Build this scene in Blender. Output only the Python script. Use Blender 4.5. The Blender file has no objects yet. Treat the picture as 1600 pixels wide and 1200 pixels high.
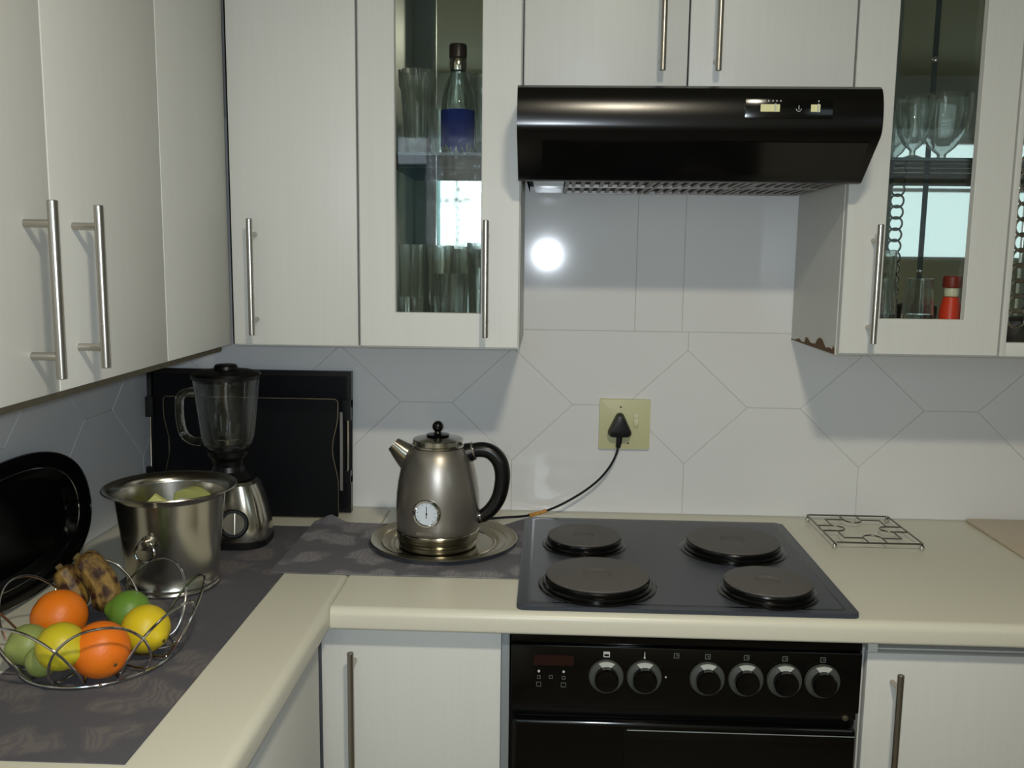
import bpy, bmesh, math, random
from mathutils import Vector, Matrix
random.seed(7)
SC = bpy.context.scene
COL = SC.collection
PI = math.pi

# ---------------------------------------------------------------- camera, world, lights, exposure
cam_d = bpy.data.cameras.new('camera')
cam_d.sensor_width = 36.0
cam_d.sensor_fit = 'HORIZONTAL'
cam_d.lens = 32.294
cam_d.clip_start = 0.02
cam = bpy.data.objects.new('camera', cam_d)
COL.objects.link(cam)
_r = Vector((0.99916, 0.039127, 0.012164)); _u = Vector((-0.017464, 0.138097, 0.990265)); _f = Vector((-0.037066, 0.989646, -0.138664))
cam.matrix_world = Matrix(((_r.x, _u.x, -_f.x, 0.04377), (_r.y, _u.y, -_f.y, -2.11085), (_r.z, _u.z, -_f.z, 1.49901), (0, 0, 0, 1)))
SC.camera = cam

w = bpy.data.worlds.new('world'); SC.world = w; w.use_nodes = True
w.node_tree.nodes['Background'].inputs[0].default_value = (0.74, 0.88, 0.95, 1)
w.node_tree.nodes['Background'].inputs[1].default_value = 1.5

def light(name, kind, loc, power, color, rot=(0, 0, 0), **kw):
    d = bpy.data.lights.new(name, kind); d.energy = power; d.color = color
    for k, v in kw.items(): setattr(d, k, v)
    o = bpy.data.objects.new(name, d); o.location = loc; o.rotation_euler = rot
    COL.objects.link(o); return o

# ceiling lamp of the room, daylight coming in through the window behind the photographer, the camera's small flash
light('ceiling_lamp_light', 'AREA', (0.27, -1.95, 2.42), 21.0, (1.0, 0.90, 0.70), shape='DISK', size=0.16)
light('window_daylight', 'AREA', (-0.56, -3.43, 1.82), 7.0, (0.72, 0.86, 1.0), (math.radians(90), 0, 0), shape='RECTANGLE', size=0.88, size_y=0.58)
light('flash_light', 'SPOT', (0.040, -2.115, 1.505), 34.0, (0.82, 0.91, 1.0), (math.radians(90 - 9.0), 0, math.radians(2.1)), shadow_soft_size=0.018, spot_size=math.radians(125), spot_blend=1.0)

SC.view_settings.view_transform = 'Standard'
SC.view_settings.look = 'None'
SC.view_settings.exposure = 0.12
SC.view_settings.gamma = 1.0
SC.view_settings.use_curve_mapping = False
SC.cycles.use_denoising = True
SC.cycles.max_bounces = 12
SC.cycles.transparent_max_bounces = 24
SC.cycles.transmission_bounces = 14
SC.cycles.sample_clamp_indirect = 6.0

# ---------------------------------------------------------------- materials
def lin(h):
    h = h.lstrip('#')
    out = []
    for i in (0, 2, 4):
        c = int(h[i:i+2], 16) / 255
        out.append(c / 12.92 if c <= .04045 else ((c + .055) / 1.055) ** 2.4)
    return (*out, 1)

def mat(name, col, rough=.5, metal=0.0, spec=.5, coat=0.0, var=None, bump=None, trans=0.0, ior=1.45):
    """var=(scale xyz, colour 2, amount); bump=(scale xyz, strength, distance)"""
    m = bpy.data.materials.new(name); m.use_nodes = True
    nt = m.node_tree; b = nt.nodes['Principled BSDF']
    c = lin(col) if isinstance(col, str) else col
    b.inputs['Base Color'].default_value = c
    b.inputs['Roughness'].default_value = rough
    b.inputs['Metallic'].default_value = metal
    b.inputs['Specular IOR Level'].default_value = spec
    b.inputs['Coat Weight'].default_value = coat
    b.inputs['Coat Roughness'].default_value = .08
    b.inputs['Transmission Weight'].default_value = trans
    b.inputs['IOR'].default_value = ior
    if var or bump:
        tc = nt.nodes.new('ShaderNodeTexCoord')
    if var:
        mp = nt.nodes.new('ShaderNodeMapping'); mp.inputs['Scale'].default_value = var[0]
        n = nt.nodes.new('ShaderNodeTexNoise'); n.inputs['Scale'].default_value = 1.0; n.inputs['Detail'].default_value = 6
        r = nt.nodes.new('ShaderNodeValToRGB')
        r.color_ramp.elements[0].position = .5 - .5 * (1 - var[2]); r.color_ramp.elements[1].position = .5 + .5 * (1 - var[2])
        r.color_ramp.elements[0].color = c; r.color_ramp.elements[1].color = lin(var[1])
        nt.links.new(tc.outputs['Object'], mp.inputs[0]); nt.links.new(mp.outputs[0], n.inputs['Vector'])
        nt.links.new(n.outputs['Fac'], r.inputs[0]); nt.links.new(r.outputs[0], b.inputs['Base Color'])
    if bump:
        mp = nt.nodes.new('ShaderNodeMapping'); mp.inputs['Scale'].default_value = bump[0]
        n = nt.nodes.new('ShaderNodeTexNoise'); n.inputs['Scale'].default_value = 1.0; n.inputs['Detail'].default_value = 3
        bp = nt.nodes.new('ShaderNodeBump'); bp.inputs['Strength'].default_value = bump[1]; bp.inputs['Distance'].default_value = bump[2]
        nt.links.new(tc.outputs['Object'], mp.inputs[0]); nt.links.new(mp.outputs[0], n.inputs['Vector'])
        nt.links.new(n.outputs['Fac'], bp.inputs['Height']); nt.links.new(bp.outputs[0], b.inputs['Normal'])
    return m

def glass_pane_mat(name, tint):
    m = bpy.data.materials.new(name); m.use_nodes = True
    nt = m.node_tree; nt.nodes.clear()
    out = nt.nodes.new('ShaderNodeOutputMaterial'); mix = nt.nodes.new('ShaderNodeMixShader')
    t = nt.nodes.new('ShaderNodeBsdfTransparent'); t.inputs[0].default_value = tint
    g = nt.nodes.new('ShaderNodeBsdfGlossy'); g.inputs['Roughness'].default_value = .02
    f = nt.nodes.new('ShaderNodeFresnel'); f.inputs[0].default_value = 1.28
    nt.links.new(f.outputs[0], mix.inputs[0]); nt.links.new(t.outputs[0], mix.inputs[1]); nt.links.new(g.outputs[0], mix.inputs[2])
    nt.links.new(mix.outputs[0], out.inputs[0])
    return m

def glass_mat(name, col, rough=.0, thin=.0):
    m = bpy.data.materials.new(name); m.use_nodes = True
    nt = m.node_tree; nt.nodes.clear()
    out = nt.nodes.new('ShaderNodeOutputMaterial')
    g = nt.nodes.new('ShaderNodeBsdfGlass'); g.inputs[0].default_value = col; g.inputs['Roughness'].default_value = rough; g.inputs['IOR'].default_value = 1.47
    t = nt.nodes.new('ShaderNodeBsdfTransparent'); t.inputs[0].default_value = col; mx_ = nt.nodes.new('ShaderNodeMixShader'); mx_.inputs[0].default_value = thin
    nt.links.new(g.outputs[0], mx_.inputs[1]); nt.links.new(t.outputs[0], mx_.inputs[2]); nt.links.new(mx_.outputs[0], out.inputs[0])
    return m

M = {}
M['melamine'] = mat('white_melamine', '#d2d3cf', .42, var=((160, 160, 5), '#cdcec9', .2), bump=((500, 500, 30), .07, .0005))
M['melamine_side'] = mat('white_melamine_plain', '#cccdc6', .45)
M['carcass_edge'] = mat('raw_board_edge', '#6d6552', .8, var=((60, 60, 60), '#57503f', .2))
M['chipboard'] = mat('chipboard', '#7a5a3c', .9, var=((300, 300, 300), '#4e3823', .3))
M['tile'] = mat('glazed_white_tile', '#dfe0e0', .085, spec=.5, var=((3, 3, 3), '#dadbdb', .2), bump=((9, 9, 9), .012, .004))
M['grout'] = mat('grey_grout', '#bdbdb8', .9)
M['worktop'] = mat('cream_laminate', '#d8d6c6', .33, var=((700, 700, 700), '#cdcab8', .35))
M['steel_handle'] = mat('brushed_steel', '#b6b2aa', .30, metal=1.0, bump=((900, 900, 20), .05, .0003))
M['chrome'] = mat('chrome', '#d8d8d8', .08, metal=1.0)
M['wire'] = mat('chrome_wire', '#c9c9c9', .14, metal=1.0)
M['wire_dark'] = mat('dull_steel_wire', '#77746c', .3, metal=1.0)
M['polished'] = mat('polished_steel', '#c6c2b6', .17, metal=1.0, bump=((14, 14, 3), .03, .004))
M['bucket_steel'] = mat('bucket_steel', '#cbc8be', .22, metal=1.0, bump=((18, 18, 2), .05, .004))
M['silver_tray'] = mat('silver_tray_metal', '#a39d8b', .2, metal=1.0, bump=((30, 30, 30), .05, .002))
M['gunmetal'] = mat('gunmetal_enamel', '#9b968e', .37, metal=.85, coat=.6)
M['black_gloss'] = mat('black_gloss', '#060606', .14, spec=.5)
M['black_satin'] = mat('black_satin', '#0a0a0b', .32)
M['black_tray'] = mat('black_tray_board', '#05060a', .5, spec=.22)
M['black_plastic'] = mat('black_plastic', '#0b0b0c', .4)
M['black_hood'] = mat('black_hood_paint', '#050506', .22, bump=((200, 200, 200), .03, .0005))
M['smoked'] = mat('smoked_panel', '#0a0908', .12)
M['hob_enamel'] = mat('hob_enamel', '#262a31', .36, var=((900, 900, 900), '#4a4e57', .55))
M['hob_rim'] = mat('hob_rim_black', '#0d0e11', .3)
M['plate_iron'] = mat('cast_iron_plate', '#514e4b', .58, var=((120, 120, 120), '#5b5855', .3), bump=((200, 200, 200), .08, .001))
M['plate_ring'] = mat('plate_spill_ring', '#080808', .2)
M['grey_plastic'] = mat('grey_knob_ring', '#434642', .45)
M['white_mark'] = mat('white_mark', '#b9bdb6', .5)
M['dim_mark'] = mat('dim_mark', '#5c5f5c', .5)
M['red_display'] = mat('red_display_window', '#26120f', .25)
M['hood_button'] = mat('hood_button_cream', '#d9d8a4', .4)
M['filter_metal'] = mat('filter_metal', '#8b8783', .45, metal=.7)
M['filter_dark'] = mat('filter_dark', '#2b2624', .7)
M['lens'] = mat('lamp_lens', '#dfe6ea', .12, metal=.6)
M['cream_plastic'] = mat('cream_plastic', '#c6c49a', .42)
M['switch'] = mat('switch_ivory', '#d6d4b8', .35)
M['tape_yellow'] = mat('tape_yellow', '#c9a648', .6, var=((160, 160, 160), '#a8472a', .5))
M['screw'] = mat('screw_metal', '#6f6a58', .4, metal=.8)
M['dial_face'] = mat('dial_face', '#d4dce6', .4)
M['mirror'] = mat('mirror_silver', '#d2dbd9', .02, metal=1.0)
M['mirror_gap'] = mat('mirror_joint_dark', '#24302f', .5)
M['pane'] = glass_pane_mat('door_pane_glass', (.96, .97, .955, 1))
M['shelf_glass'] = glass_pane_mat('shelf_glass', (.84, .91, .89, 1))
M['shelf_glass'].node_tree.nodes['Fresnel'].inputs[0].default_value = 1.04
M['shelf_edge'] = mat('shelf_glass_edge', '#16302b', .15)
M['glass'] = glass_mat('clear_glass', (.97, .985, .98, 1), thin=.2)
M['jug_glass'] = glass_mat('jug_glass', (.98, .99, .985, 1), thin=.15)
M['bottle_glass'] = glass_mat('bottle_glass', (.92, .95, .93, 1), thin=.25)
M['blue_label'] = mat('blue_label', '#10205c', .75, spec=.08)
M['dark_cap'] = mat('dark_cap', '#241c1d', .35)
M['red_glass'] = mat('red_plastic', '#d63a1a', .4)
M['red_cap'] = mat('dark_red_cap', '#7a2a1c', .4)
M['orange'] = mat('orange_peel', '#dd6a10', .42, var=((30, 30, 30), '#e07d18', .3), bump=((330, 330, 330), .35, .0012))
M['orange_deep'] = mat('deep_orange_peel', '#dd6812', .42, var=((30, 30, 30), '#e27a1a', .3), bump=((330, 330, 330), .35, .0012))
M['lemon'] = mat('lemon_peel', '#c9b41e', .42, var=((26, 26, 26), '#b5b12c', .3), bump=((260, 260, 260), .3, .001))
M['lemon2'] = mat('bright_lemon_peel', '#d8bd1c', .42, var=((26, 26, 26), '#cbb524', .3), bump=((260, 260, 260), .3, .001))
M['lime'] = mat('lime_peel', '#587f2a', .42, var=((26, 26, 26), '#6f9238', .3), bump=((280, 280, 280), .3, .001))
M['lime_pale'] = mat('pale_lime_peel', '#8f9a58', .42, var=((20, 20, 20), '#7e8c48', .3), bump=((280, 280, 280), .3, .001))
M['banana'] = mat('overripe_banana_skin', '#85692f', .55, var=((75, 75, 50), '#32190d', .8), bump=((90, 90, 90), .1, .002))
M['stem'] = mat('dry_stem', '#5a4a25', .8)
M['yellow_pack'] = mat('pale_yellow_wrap', '#c6c878', .5)
M['olive_pack'] = mat('olive_yellow_wrap', '#a9ad66', .5)
M['white_pack'] = mat('white_wrap', '#c9ccc6', .5)
M['board_beige'] = mat('beige_board', '#c3b49d', .4)
M['plaster'] = mat('wall_paint', '#cfd6d8', .8)
M['dado'] = mat('dado_paint', '#b9b8a6', .8)
M['ceiling'] = mat('ceiling_paint', '#b4b19c', .9)
M['floor'] = mat('floor_vinyl', '#7f776a', .5, var=((6, 6, 6), '#6b6458', .3))
M['frame_white'] = mat('window_frame_paint', '#cfd2d2', .5)
M['curtain_teal'] = mat('teal_curtain', '#9dbcb9', .9)
_t = M['curtain_teal'].node_tree; _x = _t.nodes.new('ShaderNodeMixShader'); _x.inputs[0].default_value = .5; _tr = _t.nodes.new('ShaderNodeBsdfTranslucent'); _tr.inputs[0].default_value = lin('#86aaa8')
_t.links.new(_t.nodes['Principled BSDF'].outputs[0], _x.inputs[1]); _t.links.new(_tr.outputs[0], _x.inputs[2]); _t.links.new(_x.outputs[0], _t.nodes['Material Output'].inputs[0])
M['joint_filler'] = mat('worktop_joint', '#8f8c78', .7)
M['trim_steel'] = mat('grey_trim', '#8b9296', .4, metal=.3)
M['gap_shade'] = mat('gap_shade_black', '#0a0908', .9)  # near-black colour that paints the shade inside narrow cabinet gaps
M['dark_fruit'] = mat('dark_bowl_mix', '#1a1714', .5, var=((60, 60, 60), '#3a332a', .4))

def runner_mat(name, base, l0, l1):
    m = bpy.data.materials.new(name); m.use_nodes = True
    nt = m.node_tree; b = nt.nodes['Principled BSDF']; b.inputs['Roughness'].default_value = .85
    b.inputs['Specular IOR Level'].default_value = .2
    tc = nt.nodes.new('ShaderNodeTexCoord')
    dn = nt.nodes.new('ShaderNodeTexNoise'); dn.inputs['Scale'].default_value = 11; dn.inputs['Detail'].default_value = 2
    mixv = nt.nodes.new('ShaderNodeMixRGB'); mixv.blend_type = 'LINEAR_LIGHT'; mixv.inputs[0].default_value = .07
    v = nt.nodes.new('ShaderNodeTexVoronoi'); v.inputs['Scale'].default_value = 11; v.feature = 'F1'; v.inputs['Randomness'].default_value = .95
    r1 = nt.nodes.new('ShaderNodeValToRGB')
    e = r1.color_ramp; e.elements[0].position = .34; e.elements[1].position = .50
    e.elements[0].color = (1, 1, 1, 1); e.elements[1].color = (0, 0, 0, 1)
    wv = nt.nodes.new('ShaderNodeTexWave'); wv.inputs['Scale'].default_value = 26; wv.inputs['Distortion'].default_value = 9; wv.inputs['Detail'].default_value = 2
    r2 = nt.nodes.new('ShaderNodeValToRGB'); r2.color_ramp.elements[0].color = lin(l0); r2.color_ramp.elements[1].color = lin(l1)
    r2.color_ramp.elements[0].position = .25; r2.color_ramp.elements[1].position = .6
    mix = nt.nodes.new('ShaderNodeMixRGB'); mix.inputs[1].default_value = lin(base)
    fn = nt.nodes.new('ShaderNodeTexNoise'); fn.inputs['Scale'].default_value = 900
    mul = nt.nodes.new('ShaderNodeMixRGB'); mul.blend_type = 'MULTIPLY'; mul.inputs[0].default_value = .35
    L = nt.links.new
    L(tc.outputs['Object'], dn.inputs['Vector']); L(tc.outputs['Object'], mixv.inputs[1]); L(dn.outputs['Color'], mixv.inputs[2])
    L(mixv.outputs[0], v.inputs['Vector']); L(v.outputs['Distance'], r1.inputs[0])
    L(mixv.outputs[0], wv.inputs['Vector']); L(wv.outputs['Fac'], r2.inputs[0])
    L(r1.outputs[0], mix.inputs[0]); L(r2.outputs[0], mix.inputs[2])
    L(tc.outputs['Object'], fn.inputs['Vector']); L(mix.outputs[0], mul.inputs[1]); L(fn.outputs['Fac'], mul.inputs[2])
    L(mul.outputs[0], b.inputs['Base Color'])
    return m
M['runner'] = runner_mat('grey_damask_cloth', '#5f5e64', '#6b676b', '#76716f')
M['runner_light'] = runner_mat('light_grey_damask_cloth', '#737278', '#8d8b8f', '#9a989c')

def lace_mat():
    m = bpy.data.materials.new('lace_curtain'); m.use_nodes = True
    nt = m.node_tree; nt.nodes.clear()
    out = nt.nodes.new('ShaderNodeOutputMaterial'); mix = nt.nodes.new('ShaderNodeMixShader')
    t = nt.nodes.new('ShaderNodeBsdfTransparent'); d = nt.nodes.new('ShaderNodeBsdfTranslucent'); d.inputs[0].default_value = (.8, .76, .72, 1)
    tc = nt.nodes.new('ShaderNodeTexCoord'); v = nt.nodes.new('ShaderNodeTexVoronoi'); v.inputs['Scale'].default_value = 32
    r = nt.nodes.new('ShaderNodeValToRGB'); r.color_ramp.elements[0].position = .2; r.color_ramp.elements[1].position = .5
    r.color_ramp.elements[0].color = (.15, .15, .15, 1); r.color_ramp.elements[1].color = (.95, .95, .95, 1)
    nt.links.new(tc.outputs['Object'], v.inputs['Vector']); nt.links.new(v.outputs['Distance'], r.inputs[0])
    nt.links.new(r.outputs[0], mix.inputs[0]); nt.links.new(t.outputs[0], mix.inputs[1]); nt.links.new(d.outputs[0], mix.inputs[2])
    nt.links.new(mix.outputs[0], out.inputs[0])
    return m
M['lace'] = lace_mat()

# ---------------------------------------------------------------- mesh helpers
class MB:
    """collects geometry in world coordinates; build() links it as one mesh object"""
    def __init__(s): s.v = []; s.f = []; s.X = None
    def add(s, vs, fs):
        n = len(s.v)
        s.v += [tuple(s.X @ Vector(v)) if s.X is not None else tuple(v) for v in vs]
        s.f += [tuple(n + i for i in f) for f in fs]
        return s
    def box(s, x0, x1, y0, y1, z0, z1, bev=0.0, seg=2):
        bm = bmesh.new()
        vs = [bm.verts.new((x, y, z)) for x in (x0, x1) for y in (y0, y1) for z in (z0, z1)]
        for q in ((0, 1, 3, 2), (4, 6, 7, 5), (0, 4, 5, 1), (2, 3, 7, 6), (0, 2, 6, 4), (1, 5, 7, 3)):
            bm.faces.new([vs[i] for i in q])
        if bev: bmesh.ops.bevel(bm, geom=bm.edges[:], offset=bev, segments=seg, profile=.5, affect='EDGES')
        s._bm(bm); return s
    def _bm(s, bm):
        bm.verts.index_update()
        s.add([v.co[:] for v in bm.verts], [[v.index for v in f.verts] for f in bm.faces]); bm.free()
    def lathe(s, prof, c=(0, 0, 0), axis=(0, 0, 1), seg=40, a0=0.0):
        """prof: list of (radius, height along axis)"""
        az = Vector(axis).normalized(); ax = Vector((1, 0, 0)) if abs(az.x) < .9 else Vector((0, 1, 0))
        ax = (ax - az * ax.dot(az)).normalized(); ay = az.cross(ax); c = Vector(c)
        vs = []; fs = []; rows = []
        for r, h in prof:
            if r < 1e-6: rows.append([len(vs)]); vs.append(c + az * h)
            else:
                rows.append(list(range(len(vs), len(vs) + seg)))
                for i in range(seg):
                    a = a0 + 2 * PI * i / seg
                    vs.append(c + az * h + ax * (r * math.cos(a)) + ay * (r * math.sin(a)))
        for A, B in zip(rows, rows[1:]):
            if len(A) == 1 and len(B) == 1: continue
            for i in range(seg):
                j = (i + 1) % seg
                if len(A) == 1: fs.append((A[0], B[j], B[i]))
                elif len(B) == 1: fs.append((A[i], A[j], B[0]))
                else: fs.append((A[i], A[j], B[j], B[i]))
        return s.add(vs, fs)
    def ball(s, c, r, seg=20, sq=(1, 1, 1), rings=12):
        vs = []; fs = []
        vs.append((c[0], c[1], c[2] - r * sq[2]))
        for k in range(1, rings):
            t = -PI / 2 + PI * k / rings
            for i in range(seg):
                a = 2 * PI * i / seg
                vs.append((c[0] + r * sq[0] * math.cos(t) * math.cos(a), c[1] + r * sq[1] * math.cos(t) * math.sin(a), c[2] + r * sq[2] * math.sin(t)))
        vs.append((c[0], c[1], c[2] + r * sq[2])); e = len(vs) - 1
        for i in range(seg):
            j = (i + 1) % seg
            fs.append((0, 1 + j, 1 + i)); fs.append((e, e - seg + i, e - seg + j))
            for k in range(rings - 2):
                a = 1 + k * seg; fs.append((a + i, a + j, a + seg + j, a + seg + i))
        return s.add(vs, fs)
    def tube(s, pts, r, seg=10, closed=False):
        P = [Vector(p) for p in pts]; n = len(P)
        R = r if isinstance(r, (list, tuple)) else [r] * n
        T = []
        for i in range(n):
            a = P[i - 1] if (i > 0 or closed) else P[i]; b = P[(i + 1) % n] if (i < n - 1 or closed) else P[i]
            T.append((b - a).normalized())
        up = Vector((0, 0, 1)) if abs(T[0].z) < .9 else Vector((1, 0, 0))
        N = (up - T[0] * up.dot(T[0])).normalized()
        vs = []; fs = []
        for i in range(n):
            N = (N - T[i] * N.dot(T[i])).normalized(); B = T[i].cross(N)
            for k in range(seg):
                a = 2 * PI * k / seg
                vs.append(P[i] + (N * math.cos(a) + B * math.sin(a)) * R[i])
        m = n if closed else n - 1
        for i in range(m):
            A = i * seg; Bq = ((i + 1) % n) * seg
            if closed and i == n - 1:   # best rotational match to avoid a twist
                off = min(range(seg), key=lambda o: (vs[A] - vs[(Bq + o)]).length)
            else: off = 0
            for k in range(seg):
                j = (k + 1) % seg
                fs.append((A + k, A + j, Bq + (j + off) % seg, Bq + (k + off) % seg))
        if not closed:
            fs.append(tuple(reversed(range(seg)))); fs.append(tuple((n - 1) * seg + k for k in range(seg)))
        return s.add(vs, fs)
    def prism(s, poly, o, ax, ay, h, bev=0.0, seg=2):
        """polygon in the plane (ax, ay) at o, extruded along ax x ay by h"""
        o = Vector(o); ax = Vector(ax); ay = Vector(ay); az = ax.cross(ay)
        bm = bmesh.new()
        a = [bm.verts.new(o + ax * x + ay * y) for x, y in poly]; b = [bm.verts.new(o + ax * x + ay * y + az * h) for x, y in poly]
        n = len(poly)
        bm.faces.new(list(reversed(a))); top = bm.faces.new(b)
        for i in range(n): bm.faces.new((a[i], a[(i + 1) % n], b[(i + 1) % n], b[i]))
        if bev: bmesh.ops.bevel(bm, geom=list(top.edges), offset=bev, segments=seg, profile=.5, affect='EDGES')
        s._bm(bm); return s
    def build(s, name, m, parent=None, smooth=True, ang=24):
        xs = [v[0] for v in s.v]; ys = [v[1] for v in s.v]; zs = [v[2] for v in s.v]
        o = Vector(((min(xs) + max(xs)) / 2, (min(ys) + max(ys)) / 2, min(zs)))
        me = bpy.data.meshes.new(name)
        me.from_pydata([(v[0] - o.x, v[1] - o.y, v[2] - o.z) for v in s.v], [], s.f)
        bm = bmesh.new(); bm.from_mesh(me); bmesh.ops.recalc_face_normals(bm, faces=bm.faces[:]); bm.to_mesh(me); bm.free()
        if smooth:
            me.polygons.foreach_set('use_smooth', [True] * len(me.polygons))
            me.set_sharp_from_angle(angle=math.radians(ang))
        me.materials.append(M[m])
        ob = bpy.data.objects.new(name, me); COL.objects.link(ob)
        WL[ob] = o
        if parent is not None: ob.parent = parent; ob.location = o - WL[parent]
        else: ob.location = o
        return ob
WL = {}

def catmull(P, n=8, closed=False):
    P = [Vector(p) for p in P]; out = []; N = len(P)
    rng = range(N) if closed else range(N - 1)
    for i in rng:
        p0 = P[(i - 1) % N] if (closed or i > 0) else P[0]; p1 = P[i]; p2 = P[(i + 1) % N]; p3 = P[(i + 2) % N] if (closed or i + 2 < N) else P[-1]
        for k in range(n):
            t = k / n
            out.append(.5 * ((2 * p1) + (p2 - p0) * t + (2 * p0 - 5 * p1 + 4 * p2 - p3) * t * t + (3 * p1 - p0 - 3 * p2 + p3) * t ** 3))
    if not closed: out.append(P[-1])
    return out

def thing(name, label, cat, loc, group=None):
    o = bpy.data.objects.new(name, None); COL.objects.link(o); o.location = loc; o.empty_display_size = .02
    WL[o] = Vector(loc); return tag(o, label, cat, group)
def tag(o, label, cat, group=None):
    o['label'] = label; o['category'] = cat; o['kind'] = 'thing'
    if group: o['group'] = group
    return o
def struct(o):
    o['kind'] = 'structure'; return o
def dup_part(src, parent, dx=0, dy=0, dz=0):
    c = src.copy(); COL.objects.link(c); c.parent = parent
    p = WL[src] + Vector((dx, dy, dz)); WL[c] = p; c.location = p - WL[parent] if parent is not None else p
    return c
def rrect(x0, x1, y0, y1, r, n=5):
    out = []
    for cx, cy, a in ((x1 - r, y1 - r, 0), (x0 + r, y1 - r, 90), (x0 + r, y0 + r, 180), (x1 - r, y0 + r, 270)):
        for k in range(n + 1):
            t = math.radians(a + 90 * k / n); out.append((cx + r * math.cos(t), cy + r * math.sin(t)))
    return out

# ---------------------------------------------------------------- the setting
LX = -0.894          # left wall
TOP = 2.22           # top of the wall cabinets
CEIL = 2.52
BACKY = -3.30
RX = 3.20
struct(MB().box(LX - .1, RX + .1, BACKY - .1, .1, -.08, 0).build('floor', 'floor'))
struct(MB().box(LX - .1, RX + .1, BACKY - .1, .1, CEIL, CEIL + .08).build('ceiling', 'ceiling'))
wall_back = struct(MB().box(LX - .1, RX + .1, .0013, .1, 0, CEIL).build('wall_back', 'grout'))
wall_left = struct(MB().box(LX - .1, LX - .0013, BACKY - .1, .0013, 0, CEIL).build('wall_left', 'grout'))
struct(MB().box(RX, RX + .1, BACKY - .1, .0045, 0, CEIL).build('wall_right', 'plaster'))
WX0, WX1, WZ0, WZ1 = -1.0 + .14, -0.12, 1.52, 2.12
wf = MB()
VX0, VX1, VZ0, VZ1 = 1.72, 3.05, 1.49, 2.18
wf.box(LX - .1, WX0, BACKY - .1, BACKY, 0, CEIL); wf.box(WX1, VX0, BACKY - .1, BACKY, 0, CEIL); wf.box(VX1, RX + .1, BACKY - .1, BACKY, 0, CEIL)
wf.box(VX0, VX1, BACKY - .1, BACKY, 0, VZ0); wf.box(VX0, VX1, BACKY - .1, BACKY, VZ1, CEIL)
wf.box(WX0, WX1, BACKY - .1, BACKY, 0, WZ0); wf.box(WX0, WX1, BACKY - .1, BACKY, WZ1, CEIL)
struct(wf.build('wall_front', 'plaster'))
struct(MB().box(LX, RX, BACKY, BACKY + .02, 0.1, 1.50, .004).build('trim_1', 'dado'))
win = bpy.data.objects.new('window_1', None); COL.objects.link(win); win.location = ((WX0 + WX1) / 2, BACKY - .05, WZ0); WL[win] = Vector(win.location); struct(win)
f = MB()
for a, b, c, d in ((WX0, WX0 + .03, WZ0, WZ1), (WX1 - .03, WX1, WZ0, WZ1), (WX0, WX1, WZ0, WZ0 + .03), (WX0, WX1, WZ1 - .03, WZ1), (WX0, WX1, 1.80, 1.825), (-.50, -.475, WZ0, WZ1)):
    f.box(a, b, BACKY - .06, BACKY - .02, c, d)
f.build('window_frame', 'frame_white', win)
f = MB()
n = 60
vs = []; fs = []
for i in range(n + 1):
    x = -.58 + (.58 - .10) * i / n; y = BACKY + .035 + .008 * math.sin(i * 1.3)
    vs += [(x, y, 1.50), (x, y, 2.16)]
    if i: fs.append((2 * i - 2, 2 * i, 2 * i + 1, 2 * i - 1))
f.add(vs, fs); f.build('lace_curtain', 'lace', win)
f = MB(); vs = []; fs = []
for i in range(n + 1):
    x = -.88 + .30 * i / n; y = BACKY + .05 + .014 * math.sin(i * .8)
    vs += [(x, y, 1.05), (x, y, 1.95)]
    if i: fs.append((2 * i - 2, 2 * i, 2 * i + 1, 2 * i - 1))
f.add(vs, fs); f.build('teal_curtain', 'curtain_teal', win)

win2 = bpy.data.objects.new('window_2', None); COL.objects.link(win2); win2.location = ((VX0 + VX1) / 2, BACKY - .05, VZ0); WL[win2] = Vector(win2.location); struct(win2)
f = MB()
for a, b, c, d in ((VX0, VX0 + .03, VZ0, VZ1), (VX1 - .03, VX1, VZ0, VZ1), (VX0, VX1, VZ0, VZ0 + .03), (VX0, VX1, VZ1 - .03, VZ1), (VX0, VX1, 1.885, 1.905)):
    f.box(a, b, BACKY - .06, BACKY - .02, c, d)
f.build('window_frame', 'frame_white', win2)
MB().box(VX0 + .028, VX1 - .028, BACKY - .044, BACKY - .040, VZ0 + .028, VZ1 - .028).build('pane', 'pane', win2)

# ---- wall tiles: diamonds with clipped neighbours below, plain tiles above; each a piece with its own edges
def clip(poly, axis, val, keep_ge):
    out = []
    for i in range(len(poly)):
        a, b = poly[i], poly[(i + 1) % len(poly)]
        ia = (a[axis] >= val) == keep_ge; ib = (b[axis] >= val) == keep_ge
        if ia: out.append(a)
        if ia != ib:
            t = (val - a[axis]) / (b[axis] - a[axis]); out.append((a[0] + (b[0] - a[0]) * t, a[1] + (b[1] - a[1]) * t))
    return out
def inset(poly, d):
    n = len(poly); out = []
    A = sum(poly[i][0] * poly[(i + 1) % n][1] - poly[(i + 1) % n][0] * poly[i][1] for i in range(n))
    if A < 0: poly = poly[::-1]
    for i in range(n):
        p0, p1, p2 = Vector(poly[i - 1]), Vector(poly[i]), Vector(poly[(i + 1) % n])
        e1 = (p1 - p0).normalized(); e2 = (p2 - p1).normalized()
        n1 = Vector((-e1.y, e1.x)); n2 = Vector((-e2.y, e2.x)); k = 1 + n1.dot(n2)
        out.append(tuple(p1 + (n1 + n2) * (d / max(k, .2))))
    return out
ZM, ZT, ZB, Z0, Z1, HW, PER = 1.157, 1.288, 1.022, 0.9015, 1.330, .1405, .402
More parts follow.
